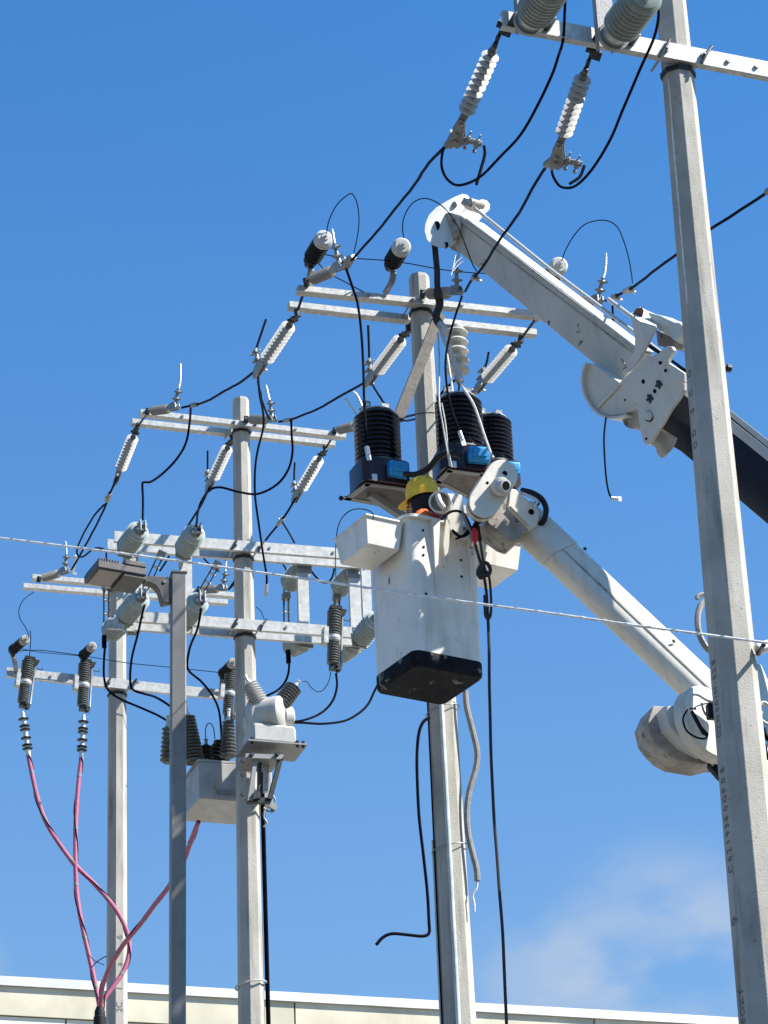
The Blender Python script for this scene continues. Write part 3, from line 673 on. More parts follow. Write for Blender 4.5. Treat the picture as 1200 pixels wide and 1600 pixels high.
# ---- big switch bushings on the nearest arm
def make_big():
    root = thing('switch_insulator', 'bushing', 'insulator')
    pr = [(.0, .070), (.09, .074), (.095, .082)]
    for i in range(9):
        z = .10+i*.038; pr += [(z, .072), (z+.006, .090), (z+.013, .102), (z+.017, .102), (z+.027, .080), (z+.032, .072)]
    part('ribbed_body', MB().lathe(Z0, Z1, pr+[(.45, .08), (.455, .06)], 28), 'porcelain_shaded', root, angle=50)
    part('base_flange', MB().lathe(Z0, Z1, [(-.03, .085), (.0, .085)], 20), 'galv_dull', root)
    part('terminal_pad', MB().box(zz(.50), X1*.05, Y1*.006, Z1*.05), 'alu', root)
    return Kind(root)
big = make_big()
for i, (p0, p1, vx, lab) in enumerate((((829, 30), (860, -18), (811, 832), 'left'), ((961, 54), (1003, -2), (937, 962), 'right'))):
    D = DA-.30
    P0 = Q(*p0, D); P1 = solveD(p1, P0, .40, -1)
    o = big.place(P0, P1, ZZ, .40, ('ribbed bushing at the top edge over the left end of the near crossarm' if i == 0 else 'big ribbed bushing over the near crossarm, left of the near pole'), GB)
    D = DA-.16; x0, x1 = vx
    yb = (46 if i == 0 else 72)
    a0 = Q(x0, yb, D-.05); a1 = Q(x1, yb, D-.05); top = a0+ZZ*.9; w = (a1-a0).length; t = .008
    root = thing('upright_channel', 'upright channel holding the '+('left' if i == 0 else 'right')+' bushing on the near crossarm', 'steel channel', a0, GU)
    pr = [(0, 0), (w, 0), (w, -.05), (w-t, -.05), (w-t, -t), (t, -t), (t, -.05), (0, -.05)]
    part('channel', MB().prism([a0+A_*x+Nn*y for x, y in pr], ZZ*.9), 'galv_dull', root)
    c = Q((p0[0]), (p0[1])+4, D); part('shelf_bracket', MB().box(c-Nn*.0, A_*.11, Nn*.06, ZZ*.006), 'steel_dark', root)
    part('side_plate', MB().prism([c+A_*.118+Nn*.05, c+A_*.118-Nn*.06, c+A_*.118-Nn*.06+ZZ*.12, c+A_*.118+Nn*.05+ZZ*.12], A_*.008), 'galv', root)
# ------------------------------------------------------------------ street lamp in front
LD = 18.0
top = Q(278.5, 899, LD); bot = Q(277, 1600, LD); d = (top-bot); d = d/d.z; base = bot - d*bot.z
root = thing('street_lamp', 'square grey street lamp post with a dark flat lamp head', 'street lamp', V((base.x, base.y, 0)))
an = math.radians(-6); fx = V((A_.x*math.cos(an)-A_.y*math.sin(an), A_.x*math.sin(an)+A_.y*math.cos(an), 0)); fy = V((fx.y, -fx.x, 0))
w = .049
mb = MB(); mb.add([base+d*0+fx*i*w*1.0+fy*j*w for i, j in ((-1, -1), (1, -1), (1, 1), (-1, 1))]+[top+fx*i*w+fy*j*w for i, j in ((-1, -1), (1, -1), (1, 1), (-1, 1))], [[0, 1, 2, 3], [4, 5, 6, 7], [0, 1, 5, 4], [1, 2, 6, 5], [2, 3, 7, 6], [3, 0, 4, 7]])
part('post', mb, 'lamp_post', root, bevel=.006)
part('post_cap', MB().box(top+ZZ*.004, fx*(w+.004), fy*(w+.004), ZZ*.006), 'lamp_head', root)
hz_ = Q(153, 886, LD-.15).z
nl = ZP(153, 886, hz_); nr = ZP(229, 899, hz_); fl = ZP(131, 912, hz_); fr = ZP(210, 925, hz_)
mb = MB(); mb.prism([nl, nr, fr, fl], ZZ*.055); part('housing', mb, 'lamp_head', root, bevel=.006)
ux = (nr-nl); uy = (fl-nl)
def hp(i, j, k=0): return nl+ux*i+uy*j+ZZ*k
part('lens', MB().prism([hp(.05, .06, -.002), hp(.50, .06, -.002), hp(.50, .92, -.002), hp(.05, .92, -.002)], ZZ*-.005), 'lens', root)
part('driver_cover', MB().prism([hp(.55, .04, -.001), hp(1.0, .04, -.001), hp(1.0, .96, -.001), hp(.55, .96, -.001)], ZZ*-.02), 'lamp_head', root)
for k in range(8):
    part('cooling_fin', MB().prism([hp(.04+.055*k, .02, .055), hp(.06+.055*k, .02, .055), hp(.06+.055*k, .98, .055), hp(.04+.055*k, .98, .055)], ZZ*.022), 'lamp_head', root)
part('control_box', MB().prism([hp(.55, -.02, .055), hp(.99, -.02, .055), hp(.99, .7, .055), hp(.55, .7, .055)], ZZ*.035), 'lamp_head', root, bevel=.004)
mb = MB(); pprism(mb, [(226, 899), (262, 901), (265, 903), (274, 903), (274, 938), (255, 942.5), (252, 933), (249, 922), (243, 914), (234, 910), (226, 909)], LD-.03, .075); part('arm_bracket', mb, 'lamp_head', root, bevel=.004)
part('bolt', MB().bolt(Q(257, 909, LD-.03), Nn, .012, .008), 'lamp_post', root)
# ------------------------------------------------------------------ black instrument transformers
def make_ct(tags=True):
    root = thing('instrument_transformer', 'black ribbed transformer', 'transformer')
    pr = [(.20, .13), (.205, .150)]; n = 10; z0 = .215; st = .036
    for i in range(n): z = z0+i*st; pr += [(z, .146), (z+.009, .150), (z+.015, .164), (z+.024, .164), (z+.030, .150)]
    pr += [(z0+n*st, .146), (z0+n*st+.01, .135), (z0+n*st+.035, .125), (z0+n*st+.038, .11)]
    part('ribbed_body', MB().lathe(Z0, Z1, pr, 36), 'epoxy_black', root, angle=50)
    zt = z0+n*st+.022
    part('top_ring', MB().lathe(Z0, Z1, [(zt-.004, .128), (zt+.003, .1345), (zt+.008, .132)], 36), 'alu', root)
    mb = MB(); cs = []
    for cx, cy, a0 in ((.13, .11, 0), (-.13, .11, 90), (-.13, -.11, 180), (.13, -.11, 270)):
        for k in range(5):
            an = math.radians(a0+k*22.5); cs.append(X1*(cx+.045*math.cos(an))+Y1*(cy+.045*math.sin(an)))
    mb.prism(cs, Z1*.185); part('base_box', mb, 'epoxy_brown', root)
    part('base_collar', MB().lathe(Z0, Z1, [(.183, .152), (.20, .15), (.207, .143)], 30), 'ribbed_grey', root)
    mb = MB(); mb.box(X1*.07+Y1*-.185+zz(.09), X1*.075, Y1*.035, Z1*.055); part('terminal_box', mb, 'blue', root, bevel=.012)
    mb = MB(); mb.box(X1*.07+Y1*-.222+zz(.095), X1*.05, Y1*.008, Z1*.032); part('box_lid', mb, 'blue', root, bevel=.005)
    for s in (-1, 1):
        mb = MB(); mb.box(X1*.07*s+zz(zt+.055), X1*.028, Y1*.006, Z1*.05); mb.box(X1*.07*s+zz(zt+.014)+Y1*.02, X1*.028, Y1*.024, Z1*.005); part('top_terminal', mb, 'clamp', root)
        part('terminal_bolt', MB().bolt(X1*.07*s+zz(zt+.065)-Y1*.006, -Y1, .013, .014), 'alu', root)
    mb = MB(); mb.box(X1*-.1+Y1*-.162+zz(.02), X1*.018, Y1*.006, Z1*.022); part('foot_lug', mb, 'alu', root)
    return Kind(root)
ct = make_ct(); GT = 'black instrument transformers round the pole'
def ct_place(px, D, label, rz, sc=1.):
    P0 = Q(*px, D); o = ct.get(); mm = MX.Translation(P0) @ MX.Rotation(rz, 4, 'Z') @ MX.Scale(sc, 4)
    o.matrix_world = mm; o['label'] = label; o['group'] = GT; WMX[o.name] = mm
    for c in o.children: WMX[c.name] = mm
    return P0
rz0 = math.atan2(A_.y, A_.x)
T1 = ct_place((593, 768), DB-.30, 'black ribbed transformer with a blue box, left of the pole over the helmet', rz0+math.radians(4))
T2 = ct_place((722, 748), DB-.62, 'largest black ribbed transformer, in front of the pole over the boom knuckle', rz0-math.radians(4), 1.02)
T3 = ct_place((773, 764), DB-.02, 'rightmost black ribbed transformer, half hidden behind its neighbour', rz0, .92)
def platform(label, T, pts, zoff=-.004, group='steel shelves under the black transformers', lip=True):
    z = T.z+zoff; P = [ZP(x, y, z) for x, y in pts]
    root = thing('transformer_shelf', label, 'steel shelf', P[0], group)
    part('plate', MB().prism(P, ZZ*-.006), 'strut', root)  # dark plate colour stands in for the shaded underside
    for a, b in zip(P, P[1:]+P[:1]):
        i = (sum(P, V((0, 0, 0)))/len(P)-(a+b)/2).normalized()
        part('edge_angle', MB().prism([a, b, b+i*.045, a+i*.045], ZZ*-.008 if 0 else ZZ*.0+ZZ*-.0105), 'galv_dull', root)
    return root, P
s1, P_ = platform('steel shelf under the left black transformer, with a slanting brace', T1, [(571, 753), (646, 763), (652, 800), (537, 779)])
a = Q(584, 775, DB-.3); b = Q(636, 812, DB-.1)
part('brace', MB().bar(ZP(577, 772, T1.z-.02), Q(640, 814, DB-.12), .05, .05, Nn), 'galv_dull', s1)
part('eye_bolt', MB().lathe(P_[3]-ZZ*.002-A_*.02, Nn, [(0, .018), (.01, .018)], 10), 'steel_dark', s1)
s2, P2_ = platform('steel shelf under the middle black transformer, seen from below', T2, [(700, 731.5), (760, 739), (736, 780), (680, 752)])
s3, P3_ = platform('steel shelf under the right black transformer, behind the boom knuckle', T3, [(750, 757), (806, 765), (796, 790), (738, 780)])
part('arm', MB().bar(ZP(650, 785, T1.z-.05), Q(740, 800, DB-.05), .05, .06, ZZ), 'galv_dull', s1)
mb = MB(); a = Q(687, 492, DB-.24); b = Q(622, 654, DB-.30)
up = (b-a).cross(Nn).normalized()
single('steel_strut', MB().bar(a, b, .078, .05, Nn), 'strut', 'grey steel bar slanting across the front of the pole behind the bucket', 'steel strut')
# ------------------------------------------------------------------ work bucket
BD = 17.28
ncn = Q(645, 1030, BD); zb = ncn.z-.0; z1b = Q(645, 1050, BD).z
zb = z1b
near = ZP(645, 1049, zb); left = ZP(583, 1080, zb); right = ZP(751, 1062, zb); far = ZP(670, 1103, zb)
cen = (left+right)/2; u = ((right-near)+(far-left))/2; v = ((left-near)+(far-right))/2
su = u.length; sv = v.length; u.normalize(); v.normalize()
print('bucket', su, sv, 'ang', math.degrees(math.acos(u.dot(v))), 'z', zb, 'ctr', cen)
H = Q(645, 818, BD).z - zb; print('bucket H', H)
a1 = u.copy(); b1 = (v-u*u.dot(v)).normalized()
HU = .5*su*1.13; HV = .5*sv*1.13; cen = cen + A_*.02
broot = thing('work_bucket', 'worn white bucket of the lift with a black scuffed bottom', 'lift bucket', V((cen.x, cen.y, zb)))
def rr(hu, hv, r, z, seg=5, c=None):
    c = c or cen; o = []
    for cx, cy, a0 in ((1, 1, 0), (-1, 1, 90), (-1, -1, 180), (1, -1, 270)):
        for k in range(seg+1):
            an = math.radians(a0+k*90/seg); p = c+a1*(cx*(hu-r)+r*math.cos(an))+b1*(cy*(hv-r)+r*math.sin(an)); o.append(V((p.x, p.y, z)))
    return o
def loft(mb, rings, cap0=True, cap1=True):
    n = len(rings[0]); vs = [p for r in rings for p in r]; fs = []
    for i in range(len(rings)-1):
        for k in range(n): fs.append([i*n+k, i*n+(k+1) % n, (i+1)*n+(k+1) % n, (i+1)*n+k])
    if cap0: fs.append(list(range(n))[::-1])
    if cap1: fs.append([(len(rings)-1)*n+k for k in range(n)])
    return mb.add(vs, fs)
mb = MB()
tp = 1.035
outer = [(0.10, 1.0), (.3, 1.005), (.6, 1.015), (.9, 1.025), (H-.02, tp)]
rings = [rr(HU*s, HV*s, .058, zb+z) for z, s in outer]
rings += [rr(HU*tp+.03, HV*tp+.03, .09, zb+H-.02), rr(HU*tp+.03, HV*tp+.03, .09, zb+H), rr(HU*tp-.012, HV*tp-.012, .065, zb+H)]
rings += [rr(HU*1.0-.012, HV*1.0-.012, .065, zb+.13)]
loft(mb, rings, True, True); part('tub', mb, 'bucket', broot, angle=40)
mb = MB(); loft(mb, [rr(HU*.955, HV*.955, .045, zb), rr(HU*.995, HV*.995, .055, zb+.012), rr(HU*1.012, HV*1.012, .06, zb+.03), rr(HU*1.014, HV*1.014, .06, zb+.105), rr(HU*1.004, HV*1.004, .058, zb+.110)])
part('bottom_liner', mb, 'bucket_black', broot, angle=40)
# upright ribs on the right-hand front face
fr_ = near + (near-cen)*.06
def fp(s, z, o=0.):   # point on the face from the near corner (0) to the right corner (1)
    k = 1.0+.035*min(1, z/H); c = cen - b1*(HV*k+o) + a1*(HU*k*(2*s-1)); return V((c.x, c.y, zb+z))
for s0, s1_, za, wd_ in ((.30, .40, .50, .02), (.80, .90, .62, .018)):
    mb = MB(); q = [fp(s0, za, 0), fp((s0+s1_)/2, za, 0), fp(s1_, za, 0)]
    mb.add([fp(s0, H-.02), fp(s1_, H-.02), fp((s0+s1_)/2, za), fp(s0, H-.02, .045), fp(s1_, H-.02, .045)], [[0, 3, 2], [3, 4, 2], [4, 1, 2], [0, 1, 4, 3]])
    part('stiffener', mb, 'bucket', broot)
for s_, z_ in ((.2, .98), (.2, .86), (.19, .80), (.72, .82), (.72, .70), (.2, .52)):
    part('slot', MB().lathe(fp(s_, z_, .001), -b1, [(0, .009), (.003, .009)], 8), 'hole', broot)
def tray(label, c, ax, bx_, hu, hv, dp, tz):
    """open tool tray: c centre at the top, ax along its length"""
    def ring(k, z, r=.02):
        o = []
        for cx, cy in ((1, 1), (-1, 1), (-1, -1), (1, -1)): o.append(c+ax*cx*hu*k+bx_*cy*hv*k+ZZ*(z))
        return o
    mb = MB(); loft(mb, [ring(.86, -dp), ring(1, -.015), ring(1.05, -.015), ring(1.05, 0), ring(.95, 0), ring(.83, -dp+.02)])
    o = part('tool_tray', mb, 'bucket', broot, label, bevel=.006); return o
# left tray hangs off the left face (normal -a1), right tray off the right face (normal +a1)
def zrow_(x, y, D): return Q(x, y, D).z
ztr = zb + H - .02
tl_near = Q(585, 812, BD+.12)
c_l = cen - a1*(HU*1.035+.155) - b1*.02; c_l = V((c_l.x, c_l.y, tl_near.z-.10)); tray('open tool tray on the left side', c_l, b1, a1, .21, .14, .20, 0)
c_r = cen + a1*(HU*1.035+.22) - b1*.02; c_r = V((c_r.x, c_r.y, Q(770, 862, BD+.3).z)); tray('open tool tray on the right side', c_r, b1, a1, .2, .15, .20, 0)
# mounting bracket between bucket and boom
mb = MB(); pprism(mb, [(699, 770), (722, 773), (726, 800), (723, 834), (704, 830), (698, 815)], BD-.12, .16); part('mount_post', mb, 'boom_white', broot, bevel=.006)
mb = MB(); pprism(mb, [(697, 812), (703, 812), (702, 850), (697, 884), (693, 850)], BD-.12, .05); part('mount_rib', mb, 'boom_white', broot)
mb = MB(); pprism(mb, [(704, 826), (745, 832), (742, 842), (706, 838)], BD-.10, .15); part('mount_foot', mb, 'boom_white', broot)
mb = MB(); c = Q(687, 784, BD-.2); ax = (Q(687, 784, BD-.2)-Q(694, 792, BD+.0)).normalized()
n = 18
mb.lathe(c-ax*.17, ax, [(0, .072), (.17, .075), (.172, .062), (.05, .06)], 20); part('pivot_ring', mb, 'boom_white', broot, angle=40)
part('pivot_hole', MB().lathe(c-ax*.10, ax, [(0, .061), (.055, .061)], 20), 'boom_dirty', broot)
mb = MB(); mb.tube(smooth([c+ax*.01+ZZ*.045-A_*.01, c+ax*.02+ZZ*.005, c+ax*.02-ZZ*.035+A_*.022, c-ax*.05-ZZ*.04+A_*.03], 3), .019, 8); part('hydraulic_fitting', mb, 'boom_white', broot)
# ------------------------------------------------------------------ lower white boom with knuckle
BRD = BD-.25
oroot = thing('lift_boom', 'long white lift boom from the bucket knuckle to the elbow behind the near pole', 'lift boom', Q(1110, 1100, 16.2))
bD = lin(800, 17.15, 1120, 16.3)
def boomP(x, y): return Q(x, y, bD(x, y))
# axis from (850,850) to (1115,1098)
def band(o, t): pass
B0 = boomP(808, 803); B1 = boomP(1150, 1128); dB = (B1-B0).normalized()
perp = dB.cross(Nn).normalized(); perp = perp if perp.z > 0 else -perp
fwd = Nn*-1
prs = []
Rr = .117
def sect(c, hw, hh, r, n=4):
    o = []
    for cx, cy, a0 in ((1, 1, 0), (-1, 1, 90), (-1, -1, 180), (1, -1, 270)):
        for k in range(n+1):
            an = math.radians(a0+k*90/n); o.append(c+perp*(cx*(hh-r)+r*math.cos(an))+Nn*(cy*(hw-r)+r*math.sin(an)))
    return o
mb = MB(); loft(mb, [sect(B0+dB*t, .105, Rr, .06) for t in (0, .5, 1, 1.5, (B1-B0).length)]); part('boom_tube', mb, 'boom_white', oroot, angle=45)
mb = MB(); loft(mb, [[p for p in sect(B0+dB*t, .112, Rr+.007, .063)] for t in (-.02, .46)]); part('end_sleeve', mb, 'boom_white', oroot, angle=45)
mb = MB(); mb.bar(B0+dB*.3+Nn*.108-perp*.025, B1+Nn*.108-perp*.025, .006, .010, perp); part('seam', mb, 'boom_dirty', oroot)
part('hole', MB().lathe(boomP(829, 799)+Nn*.125, Nn, [(0, .02), (.004, .02)], 14), 'hole', oroot)
for x, y in ((905, 868), (1043, 1012)):
    part('port', MB().lathe(boomP(x, y)+Nn*.107, Nn, [(0, .013), (.006, .010)], 10), 'steel_dark', oroot)
# end bracket fork
mb = MB(); pprism(mb, [(775, 775), (800, 762), (843, 797), (842, 812), (806, 846), (793, 841), (760, 817)], BD-.36, .22); part('knuckle_fork', mb, 'boom_dirty', oroot, bevel=.01)
mb = MB(); pprism(mb, [(797, 790), (801, 789), (829, 815), (826, 820)], BD-.385, .03); part('fork_rib', mb, 'boom_white', oroot)
mb = MB(); pprism(mb, [(797, 762), (806, 764), (846, 799), (840, 822), (828, 828), (792, 794)], BD-.37, .24); part('knuckle_cheek', mb, 'boom_white', oroot, bevel=.012)
part('hole', MB().lathe(Q(830, 800, BD-.37), Nn, [(0, .02), (.005, .02)], 14), 'hole', oroot)
# oblong knuckle cover
def obround(ca, cb, r, n=12):
    ang = math.atan2(cb[1]-ca[1], cb[0]-ca[0]); o = []
    for c, s in ((cb, 0), (ca, math.pi)):
        for k in range(n+1):
            a_ = ang+s-math.pi/2+math.pi*k/n; o.append((c[0]+r*math.cos(a_), c[1]+r*math.sin(a_)))
    return o
ob = obround((784, 743), (757, 784), 25)
kax = (Nn*.90 - A_*-.30 + ZZ*.1).normalized()
kax = (Q(0, 0, 1)*0 + (Q(771, 763, BD-.62)-Q(764, 773, BD-.34))).normalized()
def obp(px, D, scale=1.): return [Q(x, y, D) for x, y in px]
front = obp(ob, BD-.60)
mb = MB(); mb.prism(front, -kax*.03); part('cover_plate', mb, 'boom_white', oroot, bevel=.008)
mb = MB(); cc = sum(front, V((0, 0, 0)))/len(front); mb.prism([cc+(p-cc)*.985-kax*.03 for p in front], -kax*.07); part('cover_gasket', mb, 'boom_black', oroot)
mb = MB(); mb.prism([cc+(p-cc)*1.0-kax*.10 for p in front], -kax*.12); part('cover_housing', mb, 'boom_white', oroot, bevel=.006)
pc = Q(781, 762, BD-.60); mb = MB(); mb.lathe(pc-kax*.0, kax, [(0, .062), (.07, .062), (.075, .055)], 18); part('pivot_pin', mb, 'boom_white', oroot, angle=45)
pax = (kax+A_*.5).normalized()
part('pin_tube', MB().lathe(pc+kax*.06, pax, [(0, .042), (.06, .042), (.062, .03), (.04, .03)], 18), 'polymer', oroot, angle=45)
part('hole', MB().lathe(pc+kax*.06+pax*.061, pax, [(0, .029), (.002, .029)], 16), 'hole', oroot)
part('hole', MB().lathe(Q(788.5, 740, BD-.60)+kax*.001, kax, [(0, .018), (.003, .018)], 14), 'hole', oroot)
part('hole', MB().lathe(Q(761.5, 754.5, BD-.60)+kax*.001, kax, [(0, .010), (.003, .010)], 14), 'hole', oroot)
# elbow drum
ED = 16.15
ec = Q(1116, 1126, ED-.2); eax = (Nn*.93+A_*.36+ZZ*.10).normalized()
mb = MB(); mb.lathe(ec-eax*.10, eax, [(0, .25), (.07, .25), (.085, .235), (.10, .14), (.105, .05)], 40); part('elbow_disc', mb, 'boom_white', oroot, angle=25)
fpx = [(1021, 1102), (1055, 1104), (1110, 1100), (1170, 1150), (1150, 1190), (1122, 1188), (1108, 1192), (1099, 1194), (1058, 1187), (1042, 1178), (1028, 1165), (1017, 1150), (1011, 1126)]
mb = MB(); pprism(mb, fpx, ED+.02, .22); part('elbow_housing', mb, 'boom_dirty', oroot, bevel=.01)
mb = MB(); pprism(mb, [(1036, 1104), (1066, 1100), (1090, 1130), (1120, 1168), (1100, 1176), (1070, 1160), (1045, 1135)], ED-.1, .14); part('elbow_collar', mb, 'hinge_white', oroot, bevel=.008)
mb = MB(); pprism(mb, [(1110, 1186), (1125, 1178), (1132, 1222), (1122, 1213), (1108, 1196)], ED-.05, .04); part('tie_lug', mb, 'boom_black', oroot)
part('lug_hole', MB().lathe(Q(1113, 1195, ED-.05), Nn, [(0, .010), (.003, .010)], 10), 'alu', oroot)
for pts, r, mt_ in (([(1076, 1112), (1076, 1098), (1080, 1087), (1090, 1086), (1104, 1094), (1118, 1098)], .008, 'boom_white'), ([(1080, 1110), (1090, 1103), (1106, 1099), (1114, 1101), (1113, 1108), (1110, 1116)], .006, 'boom_white'),
                    ([(1088, 1108), (1076, 1108), (1068, 1120), (1068, 1130), (1074, 1143), (1088, 1152), (1102, 1154), (1106, 1146)], .006, 'wire_black'), ([(1096, 1098), (1100, 1112), (1108, 1122), (1116, 1124)], .007, 'hose_grey')):
    part('hose', MB().tube(path(pts, ED-.36), r, 6), mt_, oroot)
mb = MB(); pprism(mb, [(1082, 1108), (1088, 1118), (1097, 1135), (1106, 1145), (1106, 1150), (1098, 1146), (1088, 1128), (1080, 1112)], ED-.34, .015); part('hand_lever', mb, 'boom_black', oroot)
mb = MB(); mb.box(Q(1112, 1112, ED-.36), A_*.03, Nn*.03, ZZ*.05); part('valve_block', mb, 'boom_black', oroot, bevel=.01)
ring = [(1102, 939), (1095, 947), (1091, 958), (1090, 972), (1092, 988), (1098, 1003), (1106, 1014), (1118, 1022)]
part('guard_ring', MB().tube(path(ring, 15.5), .020, 8), 'boom_dirty', oroot); part('guard_hook', MB().tube(path([(1089, 936), (1090, 932), (1096, 929), (1106, 929)], 15.5), .014, 8), 'boom_dirty', oroot)
# lower boom
lroot = thing('lift_boom', 'steep white lower lift boom just right of the near pole', 'lift boom', Q(1300, 1400, 15.2))
p0 = Q(1150, 1045, 15.7); p1 = Q(1440, 1760, 14.4); dd = (p1-p0).normalized(); pp = dd.cross(Nn).normalized()
mb = MB()
def sec2(c, hw, hh): return [c+pp*i*hh+Nn*j*hw for i, j in ((-1, -1), (1, -1), (1, 1), (-1, 1))]
loft(mb, [sec2(p0, .10, .13), sec2(p1, .12, .16)]); part('boom_box', mb, 'boom_white', lroot, bevel=.02)
for i, (pts, r, mt_) in enumerate((([(1186, 1102), (1194, 1098), (1202, 1106), (1206, 1125)], .012, 'boom_white'), ([(1190, 1112), (1188, 1122), (1196, 1130), (1210, 1134)], .010, 'polymer'), ([(1192, 1138), (1196, 1150), (1206, 1158)], .016, 'wire_black'), ([(1194, 1164), (1198, 1180), (1206, 1190)], .014, 'wire_black'))):
    part('hose', MB().tube(path(pts, 15.1), r, 6), mt_, lroot)
# ------------------------------------------------------------------ crane jib above
jD = lin(690, 17.6, 1000, 16.5)
jroot = thing('crane_jib', 'grey white square crane arm reaching up over the pole top, with a round head', 'crane arm', Q(1000, 600, 14.6))
def J(x, y): return Q(x, y, jD(x, y))
tl, tr = J(712, 333), J(996, 548)
def edge_on(p, x, y):   # the point on pixel x, y reached from p square to the line of sight: the top face is then seen nearly edge-on
    v_ = (p-EYE); d_ = v_.length; v_.normalize(); r_ = raydir(x, y); return EYE + r_*(d_/r_.dot(v_)) - Nn*.012
blp, brp = edge_on(tl, 704, 381), edge_on(tr, 972, 602)
down = ((blp-tl).normalized()+(brp-tr).normalized()).normalized(); ln = (tr-tl).normalized()
thk = (ln.cross(down)).normalized(); thk = thk if thk.dot(Nn) < 0 else -thk     # away from the camera
print('jib h', (blp-tl).length, (brp-tr).length)
mb = MB(); mb.add([tl, tr, brp, blp]+[p+thk*.17 for p in (tl, tr, brp, blp)], [[0, 1, 2, 3], [4, 5, 6, 7], [0, 1, 5, 4], [1, 2, 6, 5], [2, 3, 7, 6], [3, 0, 4, 7]])
part('box_arm', mb, 'jib_grey', jroot, bevel=.006)
e0 = tl.lerp(tr, .06); e1 = tr
mb = MB(); mb.bar(e0-down*.012-thk*.008+thk*.09, e1-down*.012-thk*.008+thk*.085, .190, .010, -down); part('top_flange', mb, 'jib_grey', jroot)
mb = MB(); l0 = tl.lerp(blp, .72); l1 = tr.lerp(brp, .70); mb.bar(l0-thk*.003, l1-thk*.003, .006, .008, down); part('side_crease', mb, 'jib_grey', jroot)
mb = MB(); l0 = tl.lerp(blp, .16).lerp(tr.lerp(brp, .16), .04); l1 = tr.lerp(brp, .12); mb.bar(l0-thk*.003, l1-thk*.003, .006, .010, down); part('side_seam', mb, 'boom_dirty', jroot)
hd = [(725, 303.5), (731, 305), (736, 311), (736, 319), (727, 328), (719, 338), (716, 350), (718, 366), (712, 381), (703, 387), (690, 388), (679, 384), (670, 376), (666, 362), (667, 350), (673, 336), (684, 325), (700, 315), (713, 308)]
for k, off in enumerate((-.02, .19)):
    mb = MB(); mb.prism([Q(x, y, 17.55)+thk*off for x, y in hd], thk*.018); part('head_plate', mb, 'hinge_white', jroot, bevel=.003)
hc = Q(696, 356, 17.55)
part('sheave', MB().lathe(hc+thk*.02, thk, [(0, .115), (.02, .115), (.05, .09), (.09, .09), (.12, .115), (.14, .115)], 28), 'boom_dirty', jroot, angle=40)
for x, y, r in ((685, 354, .036), (709, 358, .032), (700, 384, .024)):
    part('hole', MB().lathe(Q(x, y, 17.55)-thk*.021, -thk, [(0, r), (.003, r)], 18), 'hole', jroot)
part('head_pin', MB().lathe(Q(714, 321, 17.55)-thk*.02, -thk, [(0, .024), (.012, .024), (.02, .012)], 12), 'clamp', jroot)
mb = MB(); mb.bar(J(727, 318), J(744, 324), .10, .05, ZZ); mb.lathe(J(742, 318)-thk*.06, thk, [(0, .03), (.14, .03)], 12); part('rope_anchor', mb, 'boom_dirty', jroot)
part('tension_rod', MB().tube([J(735, 320), J(860, 421), J(990, 518), J(1040, 556)], .0125, 8), 'polymer', jroot)
part('tension_rod', MB().tube([J(950, 467), J(990, 497)], .014, 8), 'polymer', jroot)
# fin bracket and hinge
HD0 = 16.35
def hd(off): return lambda x, y: HD0+off-.0036*(x-1000)+.0020*(y-570-.75*(x-1000))
def QH(x, y, off=0.): return Q(x, y, hd(off)(x, y))
mb = MB(); pprism(mb, [(985, 493), (1000, 504), (1025, 511.5), (1017, 528), (1008, 546), (996, 565), (988, 577), (979, 584), (972, 583), (974, 574), (984, 560), (991, 548), (992, 530), (989, 512)], hd(-.06), .02, thk); part('fin_bracket', mb, 'hinge_white', jroot, bevel=.003)
mb = MB(); a_ = [QH(985, 493, -.06), QH(1000, 504.5, -.06), QH(1025, 512, -.06)]; b_ = [QH(1034, 497, +.22), QH(1010, 487, +.22), QH(1001, 482, +.22)]
mb.prism(a_+b_, ZZ*.012); part('fin_top', mb, 'hinge_white', jroot)
mb = MB(); pprism(mb, [(992, 490), (994, 482), (1003, 480), (1006, 486), (1003, 497)], hd(-.0), .05); part('latch', mb, 'rust', jroot)
mb = MB(); pprism(mb, [(1009, 487), (1030, 492), (1049, 501), (1062, 505), (1066, 520), (1066, 536), (1058, 536), (1042, 524), (1025, 513)], hd(+.02), .16, thk); part('upper_shell', mb, 'hinge_white', jroot, bevel=.02)
mb = MB(); pprism(mb, [(1025, 516), (1040, 524), (1060, 537), (1060, 545), (1050, 545), (1028, 540)], hd(+.1), .12, thk); part('upper_web', mb, 'boom_dirty', jroot)
mb = MB(); mb.lathe(QH(1057, 517, -.02), thk, [(0, .055), (.02, .065), (.16, .065)], 16); part('shell_drum', mb, 'hinge_white', jroot, angle=45)
lob = [(916, 568), (911.5, 578), (909.6, 592), (911, 606), (915, 620), (925, 636), (936, 646), (948, 651), (964, 650), (978, 647), (990, 639), (1002, 630), (1000, 600), (969, 599.5), (950, 586), (929, 569)]
mb = MB(); pprism(mb, lob, hd(-.02), .16, thk); part('sector_housing', mb, 'hinge_white', jroot, bevel=.008)
mb = MB()
rimp = [(914, 566), (908.6, 580), (907, 594), (909, 610), (914, 624), (924, 640), (937, 650), (950, 654.5), (966, 653.5), (979, 650), (978, 647), (964, 650), (948, 651), (936, 646), (925, 636), (915, 620), (911, 606), (909.6, 592), (911.5, 578), (916, 568)]
pprism(mb, rimp, hd(-.06), .20, thk); part('sector_rim', mb, 'hinge_white', jroot)
mb = MB(); mb.bar(QH(969, 600, -.03), QH(935, 636, -.03), .014, .014, Nn); part('sector_rib', mb, 'hinge_white', jroot)
mb = MB(); mb.bar(QH(969, 600, -.06), QH(1013, 559, -.06), .014, .014, Nn); part('hinge_rib', mb, 'hinge_white', jroot)
